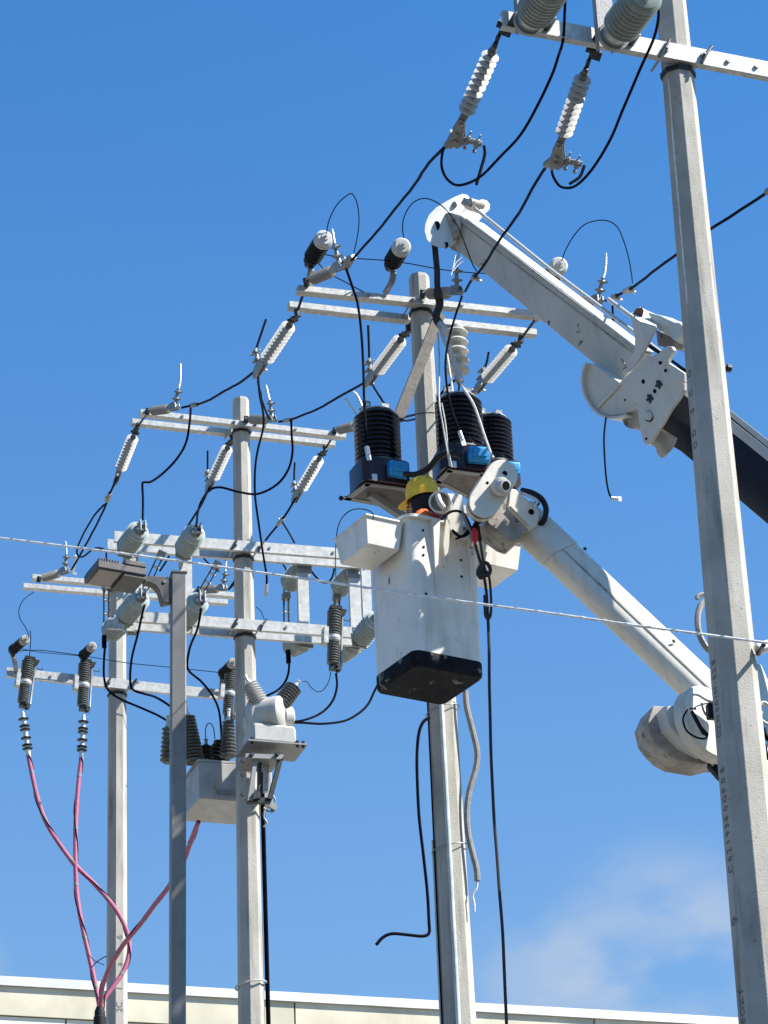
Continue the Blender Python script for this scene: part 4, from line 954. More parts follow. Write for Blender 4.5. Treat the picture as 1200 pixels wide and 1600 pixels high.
pl = [(969, 599.5), (990, 580), (1012, 559), (1025, 553.5), (1036, 560), (1043, 566), (1069, 585), (1069, 610), (1058, 627), (1048, 640), (1035, 662.5), (1026, 676), (1019.5, 687), (1016, 694), (1011, 695.5), (1006, 693), (1004, 688), (999, 664), (995, 637), (984, 618)]
mb = MB(); pprism(mb, pl, hd(-.07), .03, thk); part('hinge_plate', mb, 'hinge_white', jroot, bevel=.004)
mb = MB(); pprism(mb, [(1026, 556), (1032, 548), (1042, 540.5), (1049, 541), (1052, 547), (1047, 556), (1041, 568), (1032, 572)], hd(-.13), .04, thk); part('ear_link', mb, 'hinge_white', jroot, bevel=.006)
mb = MB(); pprism(mb, [(1043, 566), (1069, 583), (1069, 597), (1060, 598), (1046, 590), (1038, 580)], hd(-.12), .03, thk); part('cross_link', mb, 'hinge_white', jroot, bevel=.004)
for x, y, r in ((1005.5, 596, .016), (1031.7, 567, .013), (1023.5, 611, .016), (1010, 685.6, .009), (976.6, 625, .008), (1040, 579, .012)):
    part('hole', MB().lathe(QH(x, y, -.14 if x > 1031 else -.07), -thk, [(0, r), (.003, r)], 12), 'hole', jroot)
for x, y in ((1030, 600), (1016, 622)):
    mb = MB(); c = QH(x, y, -.072); vs = []
    e1_ = (A_-thk*A_.dot(thk)).normalized(); e2_ = thk.cross(e1_); pts = [c+(e1_*math.cos(k*math.pi/10)+e2_*math.sin(k*math.pi/10))*(.034 if k % 4 < 2 else .023) for k in range(20)]
    mb.prism(pts, -thk*.004); part('star_knob', mb, 'steel_dark', jroot)
c = QH(1015, 650, -.07)
part('pin_ring', MB().lathe(c, -thk, [(0, .040), (.004, .040), (.006, .032)], 20), 'steel_dark', jroot); part('pivot_pin', MB().lathe(c, -thk, [(0, .030), (.02, .030), (.024, .02)], 16), 'hinge_white', jroot)
part('shackle', MB().tube([QH(*p, -.10) for p in ((971, 561), (976, 570), (978, 574), (974, 576))], .008, 6), 'boom_dirty', jroot)
mb = MB(); mb.lathe(QH(988, 650, +.02), thk, [(0, .085), (.14, .085)], 18); part('lower_drum', mb, 'boom_dirty', jroot)
mb = MB(); pprism(mb, [(1021, 684), (1034, 668), (1060, 684), (1056, 694), (1051, 701), (1046, 706), (1041, 706), (1036, 701), (1032, 689)], hd(+.0), .10); part('lower_lug', mb, 'boom_dirty', jroot, bevel=.01)
for k in range(4): part('hydraulic_line', MB().tube([QH(*p, .05+.02*k) for p in ((1034+6*k, 556+3*k), (1048+5*k, 562+4*k), (1062+3*k, 572+4*k), (1080, 584+5*k))], .008, 6), 'wire_black', jroot)
part('guide_rod', MB().tube([QH(1010, 537, 0), QH(1040, 558, 0)], .012, 8), 'boom_black', jroot)
# black telescopic boom behind the near pole
kroot = thing('crane_boom', 'black telescopic crane boom with a white ribbed top passing behind the near pole', 'crane boom', Q(1200, 720, 13.6))
kD = lin(1030, 16.5, 1200, 15.7)
def K(x, y): return Q(x, y, kD(x, y))
def seg(px, th, nm, mt_, bev=0):
    mb = MB(); P = [K(*p) for p in px]; mb.prism(P, -Nn*th); part(nm, mb, mt_, kroot, bevel=bev)
seg([(1040, 590), (1062, 584), (1400, 860), (1400, 930), (1152, 724), (1090, 674), (1040, 645), (1030, 640)], .30, 'boom_section', 'boom_black', .01)
P = [Q(1050, 572, 14.35), Q(1400, 838, 12.85), Q(1400, 893, 12.85), Q(1050, 606, 14.35)]
seg([(1062, 577), (1400, 846), (1400, 868), (1062, 596)], .26, 'top_rail', 'boom_white', .006)
mb = MB(); mb.prism([K(x, y)+Nn*.02 for x, y in [(1062, 594), (1400, 866), (1400, 884), (1062, 610)]], -Nn*.04); part('side_rail', mb, 'jib_grey', kroot, bevel=.004)
mb = MB(); mb.prism([K(x, y)+Nn*.02 for x, y in [(1100, 664), (1400, 906), (1400, 911), (1100, 670)]], -Nn*.03); part('lower_rail', mb, 'boom_black', kroot)
# ------------------------------------------------------------------ beige transformer on pole C
VD = DC-.42
vroot = thing('voltage_transformer', 'beige rounded transformer with two ribbed bushings in a V, on the switch pole', 'transformer', Q(420, 1170, VD))
zv = Q(420, 1171, VD).z
vx = V((A_.x, A_.y, 0)); c = Q(421, 1171, VD+.02)
mb = MB(); pr = [(-.19, .0), (.195, .0), (.195, .13), (.18, .165), (-.18, .17), (-.19, .14)]
mb.prism([c+vx*x+ZZ*y+Nn*.17 for x, y in pr], -Nn*.34); part('base_block', mb, 'beige', vroot, bevel=.02)
mb = MB(); pr = [(-.185, .16)]+[(-.0+.18*math.cos(t)-.02, .27+.16*math.sin(t)) for t in [math.pi*(1-k/10) for k in range(11)]]+[(.175, .16)]
mb.prism([c+vx*x+ZZ*y+Nn*.10 for x, y in pr], -Nn*.25); part('upper_body', mb, 'beige', vroot, bevel=.025)
mb = MB(); mb.lathe(c+ZZ*.30-vx*.04+Nn*.0, (Nn*.62+vx*.75).normalized(), [(-.12, .10), (-.11, .15), (.14, .155), (.17, .15), (.195, .12), (.20, .02)], 36); part('coil_housing', mb, 'beige', vroot, angle=40)
mb = MB(); mb.lathe(c+ZZ*.28+vx*.12+Nn*.02, vx, [(0, .12), (.07, .115), (.085, .09)], 24); part('side_bulge', mb, 'beige', vroot, angle=40)
part('terminal_spot', MB().lathe(Q(456, 1150, VD-.1), vx, [(0, .02), (.01, .02)], 12), 'steel_dark', vroot)
mb = MB(); mb.box(c-ZZ*.008+vx*.02, vx*.26, Nn*.20, ZZ*.006); part('base_plate', mb, 'galv_dull', vroot)
for x in (-.2, .2, .25): part('bolt', MB().bolt(c+vx*x+Nn*.17-ZZ*.03, ZZ, .014, .06), 'steel_dark', vroot)
def rib_bush(nm, parent, p0, p1, D0, n, r, mt_, L=.0, tip=True, r1=None):
    P0 = Q(*p0, D0); P1 = Q(*p1, D0) if not L else solveD(p1, P0, L, -1); ax = P1-P0; LL = ax.length; ax.normalize(); r1 = r1 or r
    pr = [(0, r*.6)]; st = LL*.86/n
    for i in range(n):
        z = i*st; q = r+(r1-r)*i/n; pr += [(z, q*.55), (z+st*.35, q*.8), (z+st*.55, q), (z+st*.7, q), (z+st*.8, q*.6)]
    o = part(nm, MB().lathe(P0, ax, pr+[(LL*.87, r1*.5)], 18), mt_, parent, angle=50)
    if tip: part('terminal', MB().lathe(P0, ax, [(LL*.86, r1*.45), (LL*.92, r1*.4), (LL*.925, .016), (LL*1.12, .014), (LL*1.12, .02), (LL*1.15, .02)], 8), 'alu' if mt_ != 'rubber_dark' else 'clamp', parent)
    return P1+ax*LL*.12
VT1 = rib_bush('bushing', vroot, (408, 1103), (386, 1062), VD-.02, 9, .085, 'polymer', tip=True, r1=.07)
VT2 = rib_bush('bushing', vroot, (437, 1103), (463, 1069), VD-.06, 8, .082, 'ribbed_grey', r1=.075)
# bracket under it
kroot2 = thing('pole_bracket', 'dark galvanised bracket frame under the beige transformer', 'bracket', Q(410, 1230, VD+.1), None)
def fr(px, D, th, mt_='galv_dull', nm='frame_plate'): 
    mb = MB(); pprism(mb, px, D, th); part(nm, mb, mt_, kroot2)
fr([(384, 1177), (444, 1179), (440, 1186), (384, 1184)], VD-.15, .32)
fr([(397, 1184), (402, 1184), (396, 1250), (387, 1250)], VD-.12, .04)
fr([(436, 1184), (443, 1184), (426, 1248), (419, 1248)], VD-.12, .05, 'steel_dark', 'brace')
fr([(404, 1186), (409, 1186), (409, 1246), (404, 1246)], VD-.05, .05, 'steel_dark', 'upright')
fr([(414, 1186), (421, 1186), (419, 1236), (413, 1236)], VD+.02, .05, 'galv', 'upright')
fr([(386, 1246), (426, 1246), (424, 1253), (388, 1253)], VD-.10, .06, 'steel_dark', 'foot_plate')
fr([(396, 1238), (406, 1236), (408, 1246), (396, 1248)], VD-.14, .05, 'steel_dark', 'clamp_block')
for x, y in ((378, 1190), (378, 1212), (378, 1243), (432, 1180), (392, 1181)): part('bolt', MB().bolt(Q(x, y, VD-.14), Nn, .018, .05), 'steel_dark', kroot2)
for i, pts in enumerate(([(424, 1240), (430, 1250), (428, 1262), (420, 1268), (412, 1262)], [(418, 1248), (426, 1256), (432, 1262), (424, 1270)], [(414, 1262), (412, 1276), (417, 1286), (412, 1292)])):
    part('loose_wire', MB().tube(path(pts, VD+.0), .008, 6), 'clamp', kroot2)
fr([(424, 1250), (434, 1259), (430, 1266), (420, 1260)], VD-.02, .03, 'clamp', 'clamp_block')
# steel tank behind pole C
TD = DC+.22
zt = Q(311, 1248, TD).z; n0_ = ZP(311, 1247, zt); n1_ = n0_ + A_*.66; f0_ = ZP(283, 1283, zt); dv = f0_-n0_; 
troot = thing('steel_tank', 'grey steel switchgear tank behind the lamp post with dark ribbed bushings on top', 'switchgear tank', n0_)
ht = Q(311, 1187, TD).z - Q(311, 1245, TD).z
mb = MB(); mb.prism([n0_, n1_, n1_+dv, f0_], ZZ*ht); part('tank', mb, 'tank', troot, bevel=.012)
part('lid', MB().prism([n0_+A_*-.01+ZZ*ht, n1_+A_*.01+ZZ*ht, n1_+dv+ZZ*ht, f0_-A_*.01+ZZ*ht], ZZ*.02), 'tank', troot)
part('name_plate', MB().box(n0_+A_*.25+ZZ*ht*.2+Nn*.006, A_*.09, Nn*.003, ZZ*.02), 'clamp', troot)
part('lifting_lug', MB().tube(smooth([n0_+A_*.10+ZZ*ht*.25+Nn*.01, n0_+A_*.12+ZZ*ht*.38+Nn*.05, n0_+A_*.16+ZZ*ht*.3+Nn*.01], 4), .01, 6), 'tank', troot)
for p0, p1, D, n_, rr_ in (((303, 1193), (291, 1108), TD+.1, 14, .10), ((262, 1192), (262, 1128), TD+.3, 8, .07), ((356, 1184), (357, 1118), TD+.05, 10, .075), ((338, 1192), (350, 1156), TD+.3, 5, .11), ((322, 1194), (322, 1160), TD+.15, 4, .07)):
    rib_bush('bushing', troot, p0, p1, D, n_, rr_, 'ribbed_grey' if n_ > 5 else 'rubber_dark', r1=rr_*.7)
# ------------------------------------------------------------------ worker in the bucket
WD = Dof(cen)-.02
proot = thing('person', 'worker in the bucket wearing a yellow helmet, navy hood and an orange red safety vest', 'person', V((cen.x, cen.y, zb+.13)))
hc_ = Q(661, 785, WD)           # head centre
fz = zb+.14
face = (-A_*.80-Nn*.60).normalized(); side = V((face.y, -face.x, 0))
hipz = fz+.62; cp = V((cen.x, cen.y, 0))
hip = V((cen.x, cen.y, 0))-face*.03; hip.z = min(hipz, hc_.z-.62)
def pt(p): return p
neck = hc_ - ZZ*.15 - face*.02; chest = neck - ZZ*.16 - face*.02
j = []; r_ = []; e_ = []
def jn(p, r, prev=None):
    j.append(p); r_.append(r)
    if prev is not None: e_.append((prev, len(j)-1))
    return len(j)-1
i0 = jn(hip, .15); i1 = jn(hip.lerp(chest, .5), .145, i0); i2 = jn(chest, .155, i1); i3 = jn(neck, .06, i2); i4 = jn(hc_-ZZ*.03, .075, i3); i5 = jn(hc_+ZZ*.05, .085, i4)
for s in (-1, 1):
    sh = chest+side*.15*s+ZZ*.09; a = jn(sh, .065, i2)
    el = sh - ZZ*.26 + side*.01*s - face*.02; b = jn(el, .048, a); wr = el + face*.16-ZZ*.10; c = jn(wr, .032, b)
    k0 = jn(hip+side*.09*s-ZZ*.08, .09, i0); kn = hip+side*.09*s+face*.10; kn.z = (hip.z+fz)/2; k1 = jn(kn, .062, k0)
    an = hip+side*.10*s; an.z = fz+.05; k2 = jn(an, .045, k1); k3 = jn(an+face*.11-ZZ*.02, .035, k2)
me = bpy.data.meshes.new('body'); o0 = WMX[proot.name].inverted(); me.from_pydata([o0 @ p for p in j], e_, []); body = link(bpy.data.objects.new('body', me)); body.parent = proot
sk = body.modifiers.new('skin', 'SKIN'); 
for k, sv_ in enumerate(me.skin_vertices[0].data): sv_.radius = (r_[k], r_[k]*(.78 if k < 3 else 1)); sv_.use_root = (k == 0)
body.modifiers.new('sub', 'SUBSURF').levels = 2; body.modifiers['sub'].render_levels = 2
me.materials.append(MT['cloth_navy'])
# helmet with brim
up_h = (ZZ+face*.12).normalized(); hx = face - up_h*face.dot(up_h); hx.normalize(); hy = up_h.cross(hx)
hb = hc_+ZZ*.035
vs = []; fs = []; NR = 24; prof = [(-.01, 1.02), (.03, 1.0), (.075, .96), (.11, .86), (.138, .66), (.153, .38), (.158, .12)]
for t, k in prof:
    for q in range(NR):
        an_ = 2*math.pi*q/NR; vs.append(hb+up_h*t+hx*(.116*k*math.cos(an_))+hy*(.094*k*math.sin(an_)))
for a in range(len(prof)-1):
    for q in range(NR): fs.append([a*NR+q, a*NR+(q+1) % NR, (a+1)*NR+(q+1) % NR, (a+1)*NR+q])
fs.append([(len(prof)-1)*NR+q for q in range(NR)])
# brim ring
b0 = len(vs)
for q in range(NR):
    an_ = 2*math.pi*q/NR; ext = .016+.05*max(0, math.cos(an_))**2; vs.append(hb-up_h*(.014+.012*max(0, math.cos(an_)))+hx*((.118+ext)*math.cos(an_))+hy*((.096+.012)*math.sin(an_)))
for q in range(NR): fs.append([q, (q+1) % NR, b0+(q+1) % NR, b0+q])
helmet = part('helmet', MB().add(vs, fs), 'helmet', proot, 'yellow hard hat', angle=60)
sd_ = helmet.modifiers.new('thick', 'SOLIDIFY'); sd_.thickness = .004; sd_.offset = -1
part('helmet_ridge', MB().tube(smooth([hb+up_h*.05+hx*.114, hb+up_h*.13+hx*.08, hb+up_h*.160, hb+up_h*.13-hx*.08, hb+up_h*.05-hx*.114], 4), .006, 6), 'helmet', proot)
# hood over head and neck, face with eyes, nose, mouth
def ell(c, rx, ry, rz, n=14, m_=9, ax=None, z0=-1, z1=1):
    mb = MB(); vs = []; fs = []
    for i in range(m_):
        t = math.pi*(i+.5)/m_; 
        for k in range(n): vs.append(c+hx*rx*math.sin(t)*math.cos(2*math.pi*k/n)+hy*ry*math.sin(t)*math.sin(2*math.pi*k/n)+up_h*rz*math.cos(t))
    for i in range(m_-1):
        for k in range(n): fs.append([i*n+k, i*n+(k+1) % n, (i+1)*n+(k+1) % n, (i+1)*n+k])
    fs += [list(range(n)), [(m_-1)*n+k for k in range(n)][::-1]]
    return mb.add(vs, fs)
part('hood', ell(hc_-ZZ*.03-hx*.012, .104, .088, .125), 'cloth_navy', proot, angle=80)
part('face', ell(hc_-ZZ*.03+hx*.028, .078, .062, .08), 'skin', proot, angle=80)
part('nose', ell(hc_-ZZ*.045+hx*.108, .016, .013, .024), 'skin', proot, angle=80)
for s in (-1, 1): part('eye', ell(hc_-ZZ*.018+hx*.098+hy*.026*s, .010, .013, .007), 'hole', proot)
part('mouth', ell(hc_-ZZ*.083+hx*.094, .010, .022, .005), 'vest_red', proot)
mb = MB()
for zc, rx, ry in ((.02, .10, .075),): pass
rg = []
for dz, rx, ry in ((.055, .085, .075), (.02, .105, .11), (-.015, .125, .15), (-.06, .14, .205), (-.12, .145, .22), (-.35, .15, .19), (-.52, .15, .18)):
    c = neck+ZZ*(dz-.02)-face*.015; rg.append([c+face*rx*math.cos(2*math.pi*k/20)+side*ry*math.sin(2*math.pi*k/20) for k in range(20)])
loft(mb, rg, False, False); part('vest', mb, 'vest_red', proot, 'orange red safety vest', angle=60)
mb = MB()
for s in (-1, 1):
    mb = MB(); sp = neck-face*.015
    mb.tube(smooth([sp-ZZ*.30+face*.12+side*.12*s, sp-ZZ*.12+face*.115+side*.13*s, sp-ZZ*.03+face*.02+side*.15*s, sp-ZZ*.12-face*.12+side*.13*s, sp-ZZ*.30-face*.14+side*.12*s], 4), .024, 6); part('reflective_band', mb, 'vest_green', proot)
part('sleeve', MB().tube(smooth([chest+side*.12+ZZ*.13, chest+side*.175+ZZ*.06, chest+side*.175-ZZ*.12], 4), [.07]*5+[.062]*4, 12), 'vest_orange', proot)
part('sleeve', MB().tube(smooth([chest-side*.12+ZZ*.13, chest-side*.175+ZZ*.06, chest-side*.175-ZZ*.12], 4), [.07]*5+[.062]*4, 12), 'vest_orange', proot)
# gloved hands resting on the rim side inside the bucket
for s in (-1, 1):
    wr = chest+side*.16*s-ZZ*.27+face*.15
    mb = MB(); mb.box(wr+face*.04, face*.04, side*.040, ZZ*.014)
    hnd = part('glove_palm', mb, 'hose_grey', proot, bevel=.01)
    for f in range(4):
        L_ = (.07, .08, .075, .058)[f]; b_ = wr+face*.07+side*(-.03+.02*f)
        part('finger', MB().tube(smooth([b_, b_+face*L_*.25-ZZ*.03, b_+face*L_*.25-ZZ*.07], 3), .009, 7), 'hose_grey', proot)
    part('thumb', MB().tube(smooth([wr+face*.03-side*.04*s, wr+face*.06-side*.065*s-ZZ*.01, wr+face*.09-side*.06*s-ZZ*.02], 3), .011, 7), 'hose_grey', proot)
# ------------------------------------------------------------------ wires
GW = {}
def wire(label, px, D0=None, D1=None, r=.010, m_='wire_black', name='wire', cat='wire', lug=None, lug0=None, group=None, sub=5, clamps=(), seg=8):
    pts = path(px, D0, D1, sub)
    if r >= .006: pts = wobble(pts, .0035)
    root = thing(name, label, cat, pts[0], group)
    part('strand', MB().tube(pts, r, seg), m_, root)
    def lg(p, d, ln=.065):
        mb = MB(); mb.tube([p-d*.03, p+d*ln*.55], r*1.5+.002, 8); s = d.cross(Nn); s = s.normalized() if s.length > .1 else A_
        mb.box(p+d*ln*.85, s*.016, Nn*.004, d*ln*.35); part('lug', mb, 'alu', root)
    if lug: lg(pts[-1], (pts[-1]-pts[-3]).normalized(), .065 if lug == 1 else lug)
    if lug0: lg(pts[0], (pts[0]-pts[2]).normalized())
    for k in clamps:
        i = int(k*(len(pts)-1)); i = max(1, min(len(pts)-2, i)); d = (pts[i+1]-pts[i-1]).normalized(); q = d.cross(Nn).normalized(); c = pts[i]
        mb = MB(); mb.tube([c-d*.07, c+d*.07], r+.012, 8); mb.box(c+q*.02, q*.02, Nn*.018, d*.035); part('connector', mb, 'clamp', root)
        mb = MB(); mb.bolt(c+q*.035, q, .011, .02); part('bolt', mb, 'alu', root)
    return pts
GL = 'line wires running from pole to pole'
GJ = 'black jumper wires hanging under the insulators'
a1_, a2_ = E['A1'], E['A2']
dA1 = a1_[1]; dA2 = a2_[1]
# line wires
wire('black line wire from the left near insulator down to the left of the farther crossarm', [(712, 211, dA1), (700, 223, dA1+.1), (672, 254, dA1+.7), (640, 298, 15.0), (603, 345, 16.0), (575, 378, 16.8), (552, 404, E['b1'][1]-.1), (545, 413, E['b1'][1])], r=.0092, group=GL, clamps=(.09, .96))
wire('black line wire crossing in front of the crane arm', [(868, 246, dA2), (857, 257, dA2+.1), (832, 296, dA2+.6), (805, 340, 14.6), (776, 384, 15.4), (752, 419, 16.2), (736, 440, 16.9), (727, 455, E['b2'][1])], r=.0092, group=GL, clamps=(.09, .8))
wire('black line wire passing behind the near pole towards the right edge', [(1230, 282, 13.2), (1200, 300, 13.4), (1150, 333, 13.9), (1112, 357, 14.3), (1060, 395, 15.0), (1010, 433, 16.2), (985, 450, 16.7), (964, 462, 17.0), (946, 470, E['b3'][1])], r=.0092, group=GL, clamps=(.12, .78, .9))
wire('black line wire from behind the left black transformer side down to the left crossarm end', [(408, 573, E['B1'][1]), (400, 580, 19.5), (370, 600, 20.6), (340, 618, 21.6), (310, 631, 22.6), (284, 637, E['c1'][1])], r=.010, group=GL, clamps=(.06, .86))
wire('black line wire reaching the pole with the beige transformer', [(582, 590, E['B2'][1]), (560, 603, 19.9), (520, 626, 21.0), (485, 644, 22.0), (455, 656, 22.6), (436, 659, E['c2'][1])], r=.010, group=GL, clamps=(.08, .86))
wire('black line wire going behind the middle black transformer', [(752, 601, E['B3'][1]), (740, 611, 19.5), (715, 625, 20.2), (680, 640, 21.0), (620, 655, 22.2), (572, 663, E['c3'][1])], r=.010, group=GL, clamps=(.08,))
wire('black line wire from the leftmost white insulator down to the far left crossarm', [(184, 744, E['C1'][1]), (174, 765, 24.6), (162, 796, 25.0), (148, 826, 25.6), (130, 858, 26.3), (112, 890, E['d1'][1])], r=.010, group=GL, clamps=(.3,))
wire('black line wire slanting down behind the upper bushing right of the lamp post', [(329, 757, E['C2'][1]), (316, 784, 24.7), (300, 812, 25.2), (278, 845, 25.8), (262, 872, 26.2), (250, 892, 26.6)], r=.010, group=GL)
wire('black line wire slanting down behind the long crossarm to the switch pole', [(465, 773, E['C3'][1]), (444, 809, 24.7), (420, 838, 25.2), (400, 862, 25.6), (380, 890, 26.2), (358, 920, E['d2'][1])], r=.010, group=GL, clamps=(.26,))
# jumpers
wire('black jumper hanging in a deep loop from the top left near insulator', [(886, -20, 12.1), (884, 10, 12.15), (881, 60, 12.3), (872, 90, 12.3), (862, 118, 12.4), (840, 163, 12.5), (812, 210, 12.7), (780, 245, 12.9), (748, 277, 13.1), (718, 290, 13.3), (700, 281, 13.4), (691, 262, dA1+.1), (692, 240, dA1+.1), (697, 227, dA1+.1)], r=.0078, group=GJ)
wire('black jumper looping beside the near pole from the bushing to the insulator', [(1024, -4, 12.0), (1029, 22, 12.05), (1022, 60, 12.15), (1000, 110, 12.3), (975, 170, 12.5), (955, 217, 12.7), (925, 265, 12.9), (898, 291, 13.1), (876, 292, 13.3), (864, 276, dA2+.1), (862, 262, dA2+.1)], r=.0078, group=GJ)
wire('long black wire dropping in front of the left black transformer to a metal lug', [(541, 420, 17.3), (550, 448, 17.45), (558, 473, 17.5), (565, 520, 17.5), (568, 570, 17.5), (570, 630, 17.48), (572, 690, 17.45), (574, 704, 17.44)], r=.0095, lug=1, group=GJ)
wire('black wire dropping across the suspended discs to the middle black transformer', [(722, 462, 17.0), (712, 495, 17.1), (702, 530, 17.15), (696, 565, 17.15), (698, 605, 17.15), (705, 640, 17.15), (715, 668, 17.15), (720, 680, 17.15)], r=.008, lug=1, group=GJ)
wire('doubled black jumper at the left crossarm tip by the white tool tray side', [(403, 580, 19.5), (404, 598, 19.9), (408, 620, 21.3), (414, 640, 22.6), (421, 655, 22.9)], r=.009, m_='wire_black', group=GJ)
wire('long black wire with a loose lug hanging over the switch frame', [(402, 584, 19.6), (405, 610, 20.4), (410, 640, 21.4), (411, 668, 21.8), (404, 700, 22.2), (399, 735, 22.5), (399, 775, 22.7), (404, 820, 22.9), (411, 868, 23.0), (416, 900, 23.05), (416, 918, 23.1)], r=.0095, lug=1, group=GJ)
wire('black jumper curling in front of the switch pole to the upper bushing', [(455, 656, 22.6), (456, 680, 22.7), (457, 705, 22.8), (450, 733, 22.9), (432, 757, 23.0), (402, 772, 23.1), (372, 769, 23.1), (345, 762, 23.15), (328, 766, 23.2), (316, 782, 23.2), (310, 800, 23.2), (307, 822, 22.95)], r=.0105, group=GJ)
wire('black jumper with a kink dropping to the top left bushing', [(298, 637, 22.8), (297, 660, 22.8), (291, 692, 22.9), (276, 718, 22.95), (255, 740, 23.0), (236, 753, 23.0), (225, 754, 23.0), (222, 757, 23.0), (223, 780, 23.0), (223, 812, 22.95)], r=.0105, group=GJ)
wire('short black jumper from the line wire to the top of the left black transformer', [(577, 592, 19.6), (584, 604, 19.2), (592, 618, 18.6), (602, 632, 18.2), (612, 642, 17.98)], r=.008, lug0=1, group=GJ)
wire('black jumper dropping to the rightmost black transformer', [(741, 612, 19.5), (744, 628, 19.2), (751, 650, 18.8), (760, 672, 18.5), (768, 688, 18.3)], r=.008, lug0=1, group=GJ)
wire('black wire from the discs down behind the middle black transformer', [(716, 590, 18.46), (706, 598, 18.5), (692, 612, 18.6), (681, 626, 18.6)], r=.009, group=GJ)
wire('black wire linking the disc string to the right line wire', [(718, 592, 18.46), (716, 612, 18.3), (716, 622, 18.0)], r=.007, group=GJ)
wire('black loop of wire left of the lamp head', [(163, 788, 24.9), (145, 808, 25.2), (130, 835, 25.7), (121, 858, 26.2), (122, 868, 26.3), (130, 870, 26.3), (146, 858, 26.3), (158, 857, 26.3), (165, 862, 26.3), (166, 875, 26.3)], r=.009, group=GJ)
wire('white connector wire standing above the far left crossarm', [(118, 868, 26.9), (117, 880, 27.0), (114, 893, 27.2), (118, 897, 27.3)], r=.013, m_='wire_alu')
wire('short black wire from the line wire to the dark bushing right of the pole', [(440, 814, 24.8), (450, 830, 24.6), (460, 848, 24.4)], r=.008, lug0=1, group=GJ)
wire('black wire sagging in a U under the long crossarm', [(480, 882, 24.3), (488, 895, 24.3), (499, 907, 24.3), (510, 911, 24.3), (519, 903, 24.3), (523, 888, 24.3), (523, 880, 24.3)], r=.0095, group=GJ)
wire('short black wire curving into the left upper dark bushing', [(441, 880, 24.2), (446, 890, 24.2), (448, 902, 24.2)], r=.008, group=GJ)
wire('pair of short black wires between the lamp post and switch pole', [(316, 870, 24.3), (328, 882, 24.2), (342, 893, 24.1)], r=.008, group=GJ)
wire('short black wire leaving the right side of the taupe insulator by the switch pole', [(357, 921, 26.8), (364, 914, 26.7), (368, 910, 26.7)], r=.010, group=GJ)
# down wires of the switches
GD = 'black wires from the switch frame down to the transformer tank'
wire('black cable from the far left bushing down behind the lamp post', [(165, 1000, 24.1), (163, 1030, 24.1), (163, 1058, 24.1), (170, 1078, 24.1), (190, 1093, 24.15), (222, 1107, 24.2), (250, 1120, 24.25), (272, 1136, 24.3), (290, 1160, 24.3)], r=.0105, group=GD)
wire('black cable from the bushing beside the lamp bracket down to the lamp post', [(226, 945, 22.9), (221, 965, 23.0), (214, 995, 23.2), (205, 1030, 23.5), (203, 1062, 23.7), (208, 1078, 23.8), (225, 1084, 23.9), (245, 1090, 24.0), (270, 1106, 24.1), (288, 1125, 24.2)], r=.0105, group=GD)
wire('black cable from the lower bushing right of the lamp post down to the tank', [(314, 950, 22.9), (309, 982, 23.1), (298, 1010, 23.4), (293, 1038, 23.6), (297, 1050, 23.7), (315, 1065, 23.8), (331, 1085, 23.9), (341, 1108, 24.0), (345, 1140, 24.1), (346, 1165, 24.2)], r=.0105, group=GD)
wire('black cable from the hanging bushing curling behind the switch pole', [(450, 1022, 24.2), (451, 1045, 24.2), (446, 1064, 24.2), (434, 1078, 24.2), (415, 1088, 24.2), (395, 1098, 24.2)], r=.0105, group=GD)
wire('black cable from the ribbed cutout down to the beige transformer', [(525, 1052, 23.3), (526, 1072, 23.3), (521, 1093, 23.3), (508, 1110, 23.3), (490, 1121, 23.25), (470, 1127, 23.2), (452, 1128, 23.2)], r=.0105, group=GD)
wire('black cable from under the bucket sagging to the beige transformer', [(600, 1050, 23.4), (584, 1082, 23.4), (575, 1100, 23.4), (560, 1115, 23.35), (538, 1127, 23.3), (505, 1131, 23.25), (475, 1129, 23.2), (452, 1129, 23.2)], r=.0105, group=GD)
wire('thin wire from the ribbed cutout to the right bushing of the beige transformer', [(517, 1050, 23.3), (514, 1064, 23.3), (506, 1077, 23.3), (497, 1081, 23.3), (487, 1075, 23.3), (479, 1065, 23.25), (473, 1065, 23.2)], r=.0035, m_='wire_black')
for (pts, lb) in (([(163, 993), (163, 1000), (163, 1012)], 'left'), ([(450, 1016), (450, 1026), (451, 1036)], 'right')): 
    wire('thick black sleeve under the '+('far left' if lb == 'left' else 'hanging right')+' bushing', pts, 24.1, r=.022)
# thin leads of the arresters
GR = 'thin lead wires looping from the arresters'
wire('thin wire arching from the left arrester to the line wire', [(510, 366, 17.8), (514, 345, 17.75), (525, 322, 17.7), (540, 307, 17.65), (550, 303, 17.6), (558, 318, 17.55), (561, 345, 17.5), (558, 372, 17.5), (553, 394, 17.45)], r=.0042, group=GR)
wire('thin wire arching from the second arrester across the crane arm head', [(632, 378, 17.8), (629, 355, 17.8), (633, 335, 17.6), (645, 317, 17.4), (663, 310, 17.2), (682, 316, 16.9), (700, 331, 16.6), (716, 355, 16.4), (728, 385, 16.3), (738, 412, 16.3), (745, 424, 16.3)], r=.0042, group=GR)
wire('thin wire arching over the crane arm from the half hidden arrester', [(878, 407, 17.8), (884, 390, 17.7), (897, 368, 17.5), (915, 350, 17.3), (943, 344, 17.1), (963, 353, 17.0), (974, 375, 16.9), (982, 402, 16.85), (987, 430, 16.8), (988, 442, 16.75)], r=.0042, group=GR)
wire('thin ground wire running behind the arresters to the crane arm', [(485, 392, 18.1), (520, 400, 18.0), (560, 404, 18.0), (604, 407, 18.0), (640, 412, 18.0), (690, 421, 18.0), (735, 426, 18.0), (762, 427, 18.0)], r=.0042, group=GR)
wire('thin wire stub leaning from the left arrester to the crossarm', [(498, 412, 18.0), (512, 426, 18.0), (540, 441, 18.1), (568, 456, 18.2)], r=.0042, group=GR)
